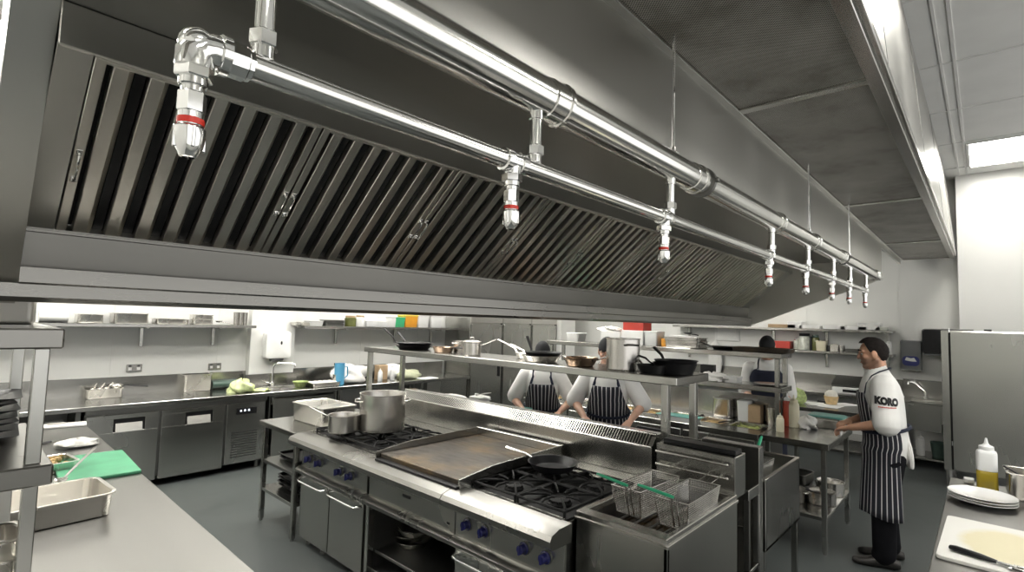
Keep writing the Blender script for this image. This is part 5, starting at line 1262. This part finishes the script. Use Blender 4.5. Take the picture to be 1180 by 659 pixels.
carton('spice_box', 'white box standing behind the yellow oil bottle', 'box', (4.49, .10, .90), (.06, .05, .03), 'white_plastic')
# ------------------------------------------------------------------ people
def fuse(mb, name, m, parent, voxel=.005, smooth=3):
    me = bpy.data.meshes.new(name+'_raw'); me.from_pydata(mb.v, [], mb.f); me.validate()
    bm = bmesh.new(); bm.from_mesh(me); bmesh.ops.recalc_face_normals(bm, faces=bm.faces); bm.to_mesh(me); bm.free()
    o = bpy.data.objects.new(name+'_raw', me); C.objects.link(o)
    a = o.modifiers.new('r', 'REMESH'); a.mode = 'VOXEL'; a.voxel_size = voxel; a.adaptivity = 0
    s = o.modifiers.new('s', 'SMOOTH'); s.factor = .5; s.iterations = smooth
    dg = bpy.context.evaluated_depsgraph_get(); dg.update()
    out = bpy.data.meshes.new_from_object(o.evaluated_get(dg)); out.name = name
    bpy.data.objects.remove(o); bpy.data.meshes.remove(me)
    for p in out.polygons: p.use_smooth = True
    out.materials.clear(); out.materials.append(M[m])
    q = bpy.data.objects.new(name, out); C.objects.link(q); q.parent = parent; return q
SEC = [(.82, .150, .115), (.90, .172, .124), (.98, .170, .122), (1.06, .158, .118), (1.18, .166, .124), (1.30, .182, .126), (1.38, .178, .112), (1.435, .145, .092), (1.475, .085, .070), (1.50, .062, .060)]
def sec(z):
    if z <= SEC[0][0]: return SEC[0][1:]
    for (a, b_) in zip(SEC, SEC[1:]):
        if z <= b_[0]:
            t = (z-a[0])/(b_[0]-a[0]); return (a[1]*(1-t)+b_[1]*t, a[2]*(1-t)+b_[2]*t)
    return SEC[-1][1:]
def person(label, loc, rz, s, lean, hands, head_pitch=.2, head_yaw=0, skin='skin', apron='apron_stripe', headwear='cap', belly=1.0, sleeve=.62, hem=.42, group=None, stance=.10, fwd=(.0, .0), stub=False, ap_half=95, palm=(0, 0, -1), pole_v=(-.35, .65, -.75), world_hands=False, bibk=.6, srad=1.0, bib_top=1.34, bib_half=36):
    t = thing('person', label, 'person', loc, rz, group); t.scale = (s, s, s)
    def Lp(p):
        x, y, z = p; dz = z-.95
        if dz <= 0: return Vector((x, y, z))
        k = min(1, dz/.12); a = lean*k
        return Vector((x*math.cos(a)+dz*math.sin(a), y, .95+dz*math.cos(a)-x*math.sin(a)))
    def ring(z, ow, n=28, dx=0):
        w, d = sec(z); w = w*(1 if z > 1.2 else belly)+ow; d = d*belly+ow
        return [Lp((d*math.cos(2*math.pi*j/n)+dx, w*math.sin(2*math.pi*j/n), z)) for j in range(n)]
    if world_hands: hands = [(Matrix.Rotation(-rz, 3, 'Z') @ (Vector(h)-Vector(loc)))/s for h in hands]
    # ---- arms by two-bone reach
    arms = {}
    for sd, tgt in (('l', hands[0]), ('r', hands[1])):
        y = .178 if sd == 'l' else -.178
        S = Lp((0, y, 1.40)); T = Vector(tgt)/1.0
        a, b_ = .295, .265; v = T-S; d = min(v.length, (a+b_)*.995); T = S+v.normalized()*d
        co_ = (a*a+d*d-b_*b_)/(2*a*d); h = a*math.sqrt(max(0, 1-co_*co_))
        pole = Vector((pole_v[0], pole_v[1] if sd == 'l' else -pole_v[1], pole_v[2])); u = v.normalized(); pp_ = (pole-u*pole.dot(u)).normalized()
        E_ = S+u*(a*co_)+pp_*h
        arms[sd] = (S, E_, T)
    # ---- body: one continuous skin
    b = MB()
    b.rings([ring(z, -.012) for z in (.83, .9, .98, 1.06, 1.18, 1.30, 1.38, 1.435, 1.475, 1.50)])
    hd_c = Lp((.012, 0, 1.635)); hr = Matrix.Rotation(head_yaw, 3, 'Z') @ Matrix.Rotation(head_pitch+lean*.4, 3, 'Y')
    def Hh(p): return hd_c+hr @ Vector(p)
    def hball(c, r, sc, seg=18, n=10):
        m = MB(); m.ball(c, r, seg, n, sc); b.add([Hh(v) for v in m.v], m.f)
    def hlimb(pts, rad):
        m = MB(); m.limb(pts, rad, 10); b.add([Hh(v) for v in m.v], m.f)
    hball((-.012, 0, .022), .1, (.98, .77, .98)); hball((.022, 0, -.035), .1, (.66, .60, .78)); hball((.062, 0, -.092), .028, (1, 1.15, .8))
    for y in (-1, 1):
        hlimb([(-.01, y*.052, -.045), (.058, y*.022, -.090)], [.024, .02])
        hball((.052, y*.040, -.016), .032, (.9, .8, .9)); hlimb([(.080, y*.008, .036), (.066, y*.05, .034)], [.012, .010])
        hball((-.004, y*.079, -.004), .034, (.62, .28, 1)); hlimb([(.084, y*.009, -.024), (.087, y*.016, -.026)], [.010, .008])
    hlimb([(.078, 0, .030), (.094, 0, .004), (.103, 0, -.020)], [.010, .0105, .0125])
    hlimb([(.074, -.016, -.052), (.086, 0, -.050), (.074, .016, -.052)], [.008, .010, .008]); hlimb([(.072, -.013, -.063), (.083, 0, -.063), (.072, .013, -.063)], [.008, .010, .008])
    nb = Lp((-.01, 0, 1.47)); nt_ = Hh((-.022, 0, -.03)); b.limb([nb, nt_], [.062, .055], 16)
    for sd in 'lr':
        S, E_, T = arms[sd]
        b.limb([S, S.lerp(E_, .5), E_], [.055, .050, .040]); b.limb([E_, E_.lerp(T, .35), T], [.041, .040, .027])
        d = (T-E_).normalized(); pn = Vector(palm); pn = (pn-d*pn.dot(d)).normalized(); sv = d.cross(pn)
        if sd == 'r': sv = -sv          # thumb side points inwards
        # sv points to the little finger for both hands
        inw = Vector((0, -1, 0)) if sd == 'l' else Vector((0, 1, 0))
        if sv.dot(inw) > 0: sv = -sv
        rs = []
        for (k, w, h) in ((0, .024, .019), (.03, .034, .017), (.065, .041, .015), (.092, .040, .012)):
            c = T+d*k; rs.append([c+sv*(w*math.cos(2*math.pi*j/12))+pn*(h*math.sin(2*math.pi*j/12)) for j in range(12)])
        b.rings(rs)
        for i, (o_, ln) in enumerate(((-.030, .072), (-.010, .083), (.010, .077), (.029, .060))):
            p = T+d*.082+sv*o_; pts = [p]; dirv = d.copy(); q = p
            for kk, (fr_, cur) in enumerate(((.45, .35), (.32, .65), (.23, .5))):
                dirv = (dirv*math.cos(cur)+pn*math.sin(cur)) if kk == 0 else (Matrix.Rotation(cur, 3, d.cross(pn)) @ dirv)
                q = q+dirv*ln*fr_; pts.append(q)
            b.limb(pts, [.0098, .0092, .0085, .0075], 8)
        th = T+d*.028-sv*.026; b.limb([th, th+d*.035-sv*.022+pn*.014, th+d*.062-sv*.022+pn*.024], [.0135, .0115, .009], 8)
    for y, fx in ((stance, fwd[0]), (-stance, fwd[1])):
        b.limb([(0, y*.85, .86), (fx*.5+.01, y, .48), (fx-.02, y, .09)], [.085, .058, .042]); b.limb([(fx-.02, y, .07), (fx+.06, y*1.05, .045)], [.034, .022])
    body = fuse(b, 'body', skin, t, .0048, 4)
    # ---- face pieces
    for y in (-1, 1):
        m = MB(); m.ball((0, 0, 0), .0098, 12, 8); e = m.build('eye', 'eye_white', t); e.location = Hh((.0705, y*.030, .010))
        m = MB(); m.ball((.0062, 0, -.001), .0060, 10, 6); ir = m.build('iris', 'eye_dark', e); ir.rotation_euler = (0, 0, 0)
        e.rotation_euler = hr.to_euler()
        m = MB(); m.tube([Hh((.0905, y*.010, .040)), Hh((.089, y*.028, .046)), Hh((.074, y*.050, .040))], [.004, .0055, .003], 6); m.build('eyebrow', 'hair_dark', t)
    m = MB(); m.tube([Hh((.078, -.020, -.057)), Hh((.0945, 0, -.0565)), Hh((.078, .020, -.057))], [.002, .0042, .002], 6); m.build('lips', 'lip', t)
    # ---- hair / cap : a shell over the skull
    def shell(low, k, top=0, nm='hair', mt='hair_dark', quiff=0):
        n = 36; rs = []
        for i in range(9):
            f_ = i/8; ring_ = []
            for j in range(n):
                a = 2*math.pi*j/n; zl = low(a)
                ph0 = math.acos(max(-1, min(1, (zl-.022)/.098))); ph = .03+(ph0-.03)*f_
                bump_ = quiff*max(0, math.cos(a))*max(0, math.sin(ph*1.3))+.002*math.sin(a*13+i*2)*(1 if quiff else 0)
                r_ = k+bump_/.1
                ring_.append(Hh((-.012+.098*r_*math.sin(ph)*math.cos(a), .077*r_*math.sin(ph)*math.sin(a), .022+(.098*r_+top+bump_*.6)*math.cos(ph))))
            rs.append(ring_)
        rs.append([Hh((-.012+(hr.inverted() @ (Vector(v)-hd_c)).x*.9+.012*.9, (hr.inverted() @ (Vector(v)-hd_c)).y*.9, (hr.inverted() @ (Vector(v)-hd_c)).z+.002)) for v in rs[-1]])
        m = MB(); m.rings(rs); return m.build(nm, mt, t, 60)
    if headwear == 'cap':
        shell(lambda a: .050-.012*(1-math.cos(a)), 1.10, .012, 'cap', 'cap_black')
        shell(lambda a: .045-.045*(1-math.cos(a)) if abs(math.cos(a)) < 2 else 0, 1.035, 0, 'hair', 'hair_dark')
    else:
        def line(a):
            c = math.cos(a)
            if c > .6: return .080
            if c > .25: return .080-.070*(.6-c)/.35
            if c > -.15: return .010-.014*(.25-c)/.4
            return -.004-.046*min(1, (-.15-c)/.35)
        shell(line, 1.04, .010, 'hair', 'hair_dark', .012)
    # ---- jacket
    j = MB(); j.rings([ring(z, .014) for z in (.80, .86, .92, .98, 1.06, 1.18, 1.30, 1.38, 1.432, 1.465, 1.485)])
    for sd in 'lr':
        S, E_, T = arms[sd]; k = sleeve
        if k > 1: j.limb([S+Vector((0, 0, .0)), S.lerp(E_, .5), E_, E_.lerp(T, k-1)], [.078, .076, .066, .056], 18)
        else: j.limb([S, S.lerp(E_, k*.5), S.lerp(E_, k), S.lerp(E_, k+.05)], [.078*srad, .080*srad, .084*srad, .083*srad], 18)
    rs = []
    for (z, k) in ((1.462, .086), (1.50, .080), (1.53, .076), (1.53, .068), (1.47, .07)):
        rs.append([Lp((k*math.cos(2*math.pi*q/22)-.004+(.012 if z > 1.49 else 0), k*math.sin(2*math.pi*q/22), z-.018*math.cos(2*math.pi*q/22))) for q in range(22)])
    j.rings(rs, True, False)
    jk = fuse(j, 'jacket', 'jacket_white', t, .008, 4)
    # ---- trousers and shoes
    p = MB(); p.rings([ring(z, .004) for z in (.80, .86, .92, .97)])
    for y, fx in ((stance, fwd[0]), (-stance, fwd[1])):
        p.limb([(0, y*.85, .84), (fx*.5+.012, y, .48), (fx-.02, y, .10)], [.108, .086, .078], 18)
        p.limb([(fx-.02, y, .11), (fx-.005, y, .085)], [.080, .074], 16)
    fuse(p, 'trousers', 'trouser_black', t, .012, 4)
    for y, fx in ((stance, fwd[0]), (-stance, fwd[1])):
        m = MB(); rs = []
        for (x, w, h, z0) in ((-.115, .034, .06, .008), (-.09, .038, .075, .002), (-.03, .040, .095, 0), (.04, .044, .085, 0), (.10, .050, .062, 0), (.15, .048, .056, .001), (.182, .034, .042, .006), (.192, .014, .026, .012)):
            rs.append([(fx+x, y*1.05+w*math.cos(2*math.pi*q/16), max(z0, z0+h*.5+h*.5*math.sin(2*math.pi*q/16)*1.0)) for q in range(16)])
        m.rings(rs); m.build('shoe', 'shoe_black', t, 60)
    # ---- apron
    n = 40; vs, fs, uv = [], [], []
    zs_ = [hem+(1.05-hem)*i/16 for i in range(17)]+[1.05+(bib_top-1.05)*i/9 for i in range(1, 10)]
    for z in zs_:
        half = ap_half if z <= 1.05 else ap_half+(bib_half-ap_half)*((z-1.05)/(bib_top-1.05))**bibk
        for q in range(n+1):
            a = R(-half+2*half*q/n); zz = max(z, .80); w, d = sec(zz); w = w*(belly if z < 1.2 else 1)+.028; d = d*belly+.028
            if z < .90: d += (.90-z)*.06+.004*math.sin(a*9); w += (.90-z)*.03
            sag = .0 if z > hem+.001 else .012*math.sin(a*3)
            vs.append(tuple(Lp((d*math.cos(a)+(.0 if z > .9 else .01), w*math.sin(a), z+sag)))); uv.append((a*.175, z))
    m_ = n+1
    for i in range(len(zs_)-1):
        for q in range(n): fs.append((i*m_+q, i*m_+q+1, (i+1)*m_+q+1, (i+1)*m_+q))
    me = bpy.data.meshes.new('apron'); me.from_pydata(vs, [], fs)
    ul = me.uv_layers.new(name='UVMap')
    for lp_ in me.loops: ul.data[lp_.index].uv = uv[lp_.vertex_index]
    for pl in me.polygons: pl.use_smooth = True
    me.materials.append(M[apron]); ao = bpy.data.objects.new('apron', me); C.objects.link(ao); ao.parent = t
    sm = ao.modifiers.new('thick', 'SOLIDIFY'); sm.thickness = .004; sm.offset = 1
    m = MB()
    for y in (-1, 1):
        w, d = sec(bib_top); a = R(bib_half-2)
        m.tube([Lp(((d+.03)*math.cos(a), y*(w+.03)*math.sin(a), bib_top-.005)), Lp((.098, y*.092, 1.41)), Lp((.055, y*.090, 1.468)), Lp((.0, y*.088, 1.497)), Lp((-.055, y*.072, 1.512)), Lp((-.085, y*.02, 1.515)), Lp((-.086, 0, 1.515))], .013, 8, flat=.4)
    m.build('neck_strap', 'apron_navy', t)
    m = MB(); w, d = sec(1.045)
    m.tube([Lp(((d*belly+.036)*math.cos(2*math.pi*q/30), (w*belly+.036)*math.sin(2*math.pi*q/30), 1.045-.02*math.cos(2*math.pi*q/30))) for q in range(30)], .011, 8, closed=True, flat=1.2); m.build('waist_tie', 'apron_navy', t)
    return t, jk, Lp, arms

# the chef at the right, seen in profile
KLOC, KRZ, KS = Vector((5.23, .610, 0)), R(107), 1.02
koro, kj, KL, karms = person('chef in white jacket with lettered sleeve and striped apron standing at the prep table', KLOC, KRZ, KS, R(6), [(5.03, .825, 1.065), (5.27, .865, 1.085)], .14, R(-6), 'skin_stubble', 'apron_stripe', 'hair', 1.06, .95, .385, None, .105, (.07, .0), True, 112, (0, 0, -1), (-.55, .62, -.55), True, .32, 1.12)
KP = (Matrix.Rotation(-KRZ, 3, 'Z') @ (pX(1022, 465, 5.02)-KLOC))/KS
bvh = BVHTree.FromPolygons([tuple(v.co) for v in kj.data.vertices], [tuple(p.vertices) for p in kj.data.polygons])
def on_sleeve(name, vs, fs, m, off, parent):
    out = []
    for (x, y, z) in vs:
        h, nrm, i, d = bvh.ray_cast(Vector((x, .9, z)), Vector((0, -1, 0)))
        out.append((x, (h.y if h else .2)+off+y, z))
    me = bpy.data.meshes.new(name); me.from_pydata(out, [], fs); me.materials.append(M[m])
    o = bpy.data.objects.new(name, me); C.objects.link(o); o.parent = parent; return o
cu = bpy.data.curves.new('lettering', 'FONT'); cu.body = 'KORO'; cu.size = .105; cu.align_x = 'CENTER'; cu.offset = .009; cu.space_character = 1.02; cu.fill_mode = 'FRONT'; cu.resolution_u = 4
to = bpy.data.objects.new('lettering', cu); C.objects.link(to)
dg = bpy.context.evaluated_depsgraph_get(); dg.update(); tm = bpy.data.meshes.new_from_object(to.evaluated_get(dg)); bpy.data.objects.remove(to)
bm = bmesh.new(); bm.from_mesh(tm); bmesh.ops.triangulate(bm, faces=bm.faces); bmesh.ops.subdivide_edges(bm, edges=[e for e in bm.edges if e.calc_length() > .012], cuts=3, use_grid_fill=True); bmesh.ops.triangulate(bm, faces=bm.faces)
KX, KZ = KP.x+.018, KP.z
cl, sl_ = math.cos(R(-3)), math.sin(R(-3))
vs = [(KX-(v.co.x*cl-v.co.y*sl_)*.47, 0, KZ+(v.co.x*sl_+v.co.y*cl)*.66) for v in bm.verts]; fs = [tuple(v.index for v in f.verts) for f in bm.faces]
on_sleeve('sleeve_lettering', vs, fs, 'black_plastic', .0045, kj)
bm.free()
rv, rf_ = [], []
for k in range(13):
    x0 = KX+.055-.0087*k; w = .0074
    for q in range(2):
        pass
    o = len(rv); z = KZ-.024
    rv += [(x0, 0, z+.008), (x0-w, 0, z+.008), (x0-w, 0, z), (x0, 0, z)] if k % 3 != 1 else [(x0, 0, z+.008), (x0-w, 0, z+.006), (x0-w, 0, z), (x0, 0, z)]
    rf_.append((o, o+1, o+2, o+3))
on_sleeve('sleeve_small_lettering', rv, rf_, 'red_plastic', .0045, kj)
wadk = MB(); rs = []
for i, (z, w, d) in enumerate(((.985, .028, .010), (.93, .055, .018), (.86, .065, .022), (.80, .060, .02), (.775, .05, .014))):
    rs.append([(-.115-.02*i*.2+d*math.sin(2*math.pi*q/18)*1.2, .085+w*math.cos(2*math.pi*q/18)+.004*math.sin(q*3), z) for q in range(18)])
wadk.rings(rs); tw = wadk.build('waist_towel', 'cloth_white'); tw.parent = None
tw.parent = koro
c1, *_ = person('first chef in striped apron behind the splashback, head hidden by pans on the pass shelf', (4.25, 3.42, 0), R(215), .945, R(14), [(.31, .20, 1.03), (.31, -.18, 1.03)], .35, 0, 'skin_pale', 'apron_stripe', 'cap', 1.0, .86, .42)
c2, *_ = person('second chef in striped apron leaning with both hands beside the tall steel pot', (4.30, 2.66, 0), R(206), .985, R(13), [(.29, .23, 1.02), (.29, -.19, 1.02)], .35, 0, 'skin_pale', 'apron_stripe', 'cap', 1.05, .92, .42)
c3, *_ = person('third chef in plain navy apron and black cap behind the far pass shelf', (6.32, 1.83, 0), R(194), 1.0, R(6), [(.31, .13, 1.06), (.29, -.14, 1.08)], .45, 0, 'skin_pale', 'apron_navy', 'cap', 1.0, .86, .42, pole_v=(-.5, .30, -.8), bibk=1.1, bib_top=1.40, bib_half=42)
# ------------------------------------------------------------------ world and view
w = bpy.data.worlds.new('world'); SC.world = w; w.use_nodes = True
w.node_tree.nodes['Background'].inputs['Color'].default_value = (1, .99, .96, 1)
w.node_tree.nodes['Background'].inputs['Strength'].default_value = .85
SC.view_settings.view_transform = 'Standard'; SC.view_settings.look = 'None'
SC.view_settings.gamma = 1; SC.view_settings.use_curve_mapping = False
SC.view_settings.exposure = .85
SC.cycles.use_denoising = True
SC.cycles.sample_clamp_indirect = 8
SC.cycles.max_bounces = 10; SC.cycles.diffuse_bounces = 5; SC.cycles.glossy_bounces = 5
SC.cycles.caustics_reflective = False; SC.cycles.caustics_refractive = False
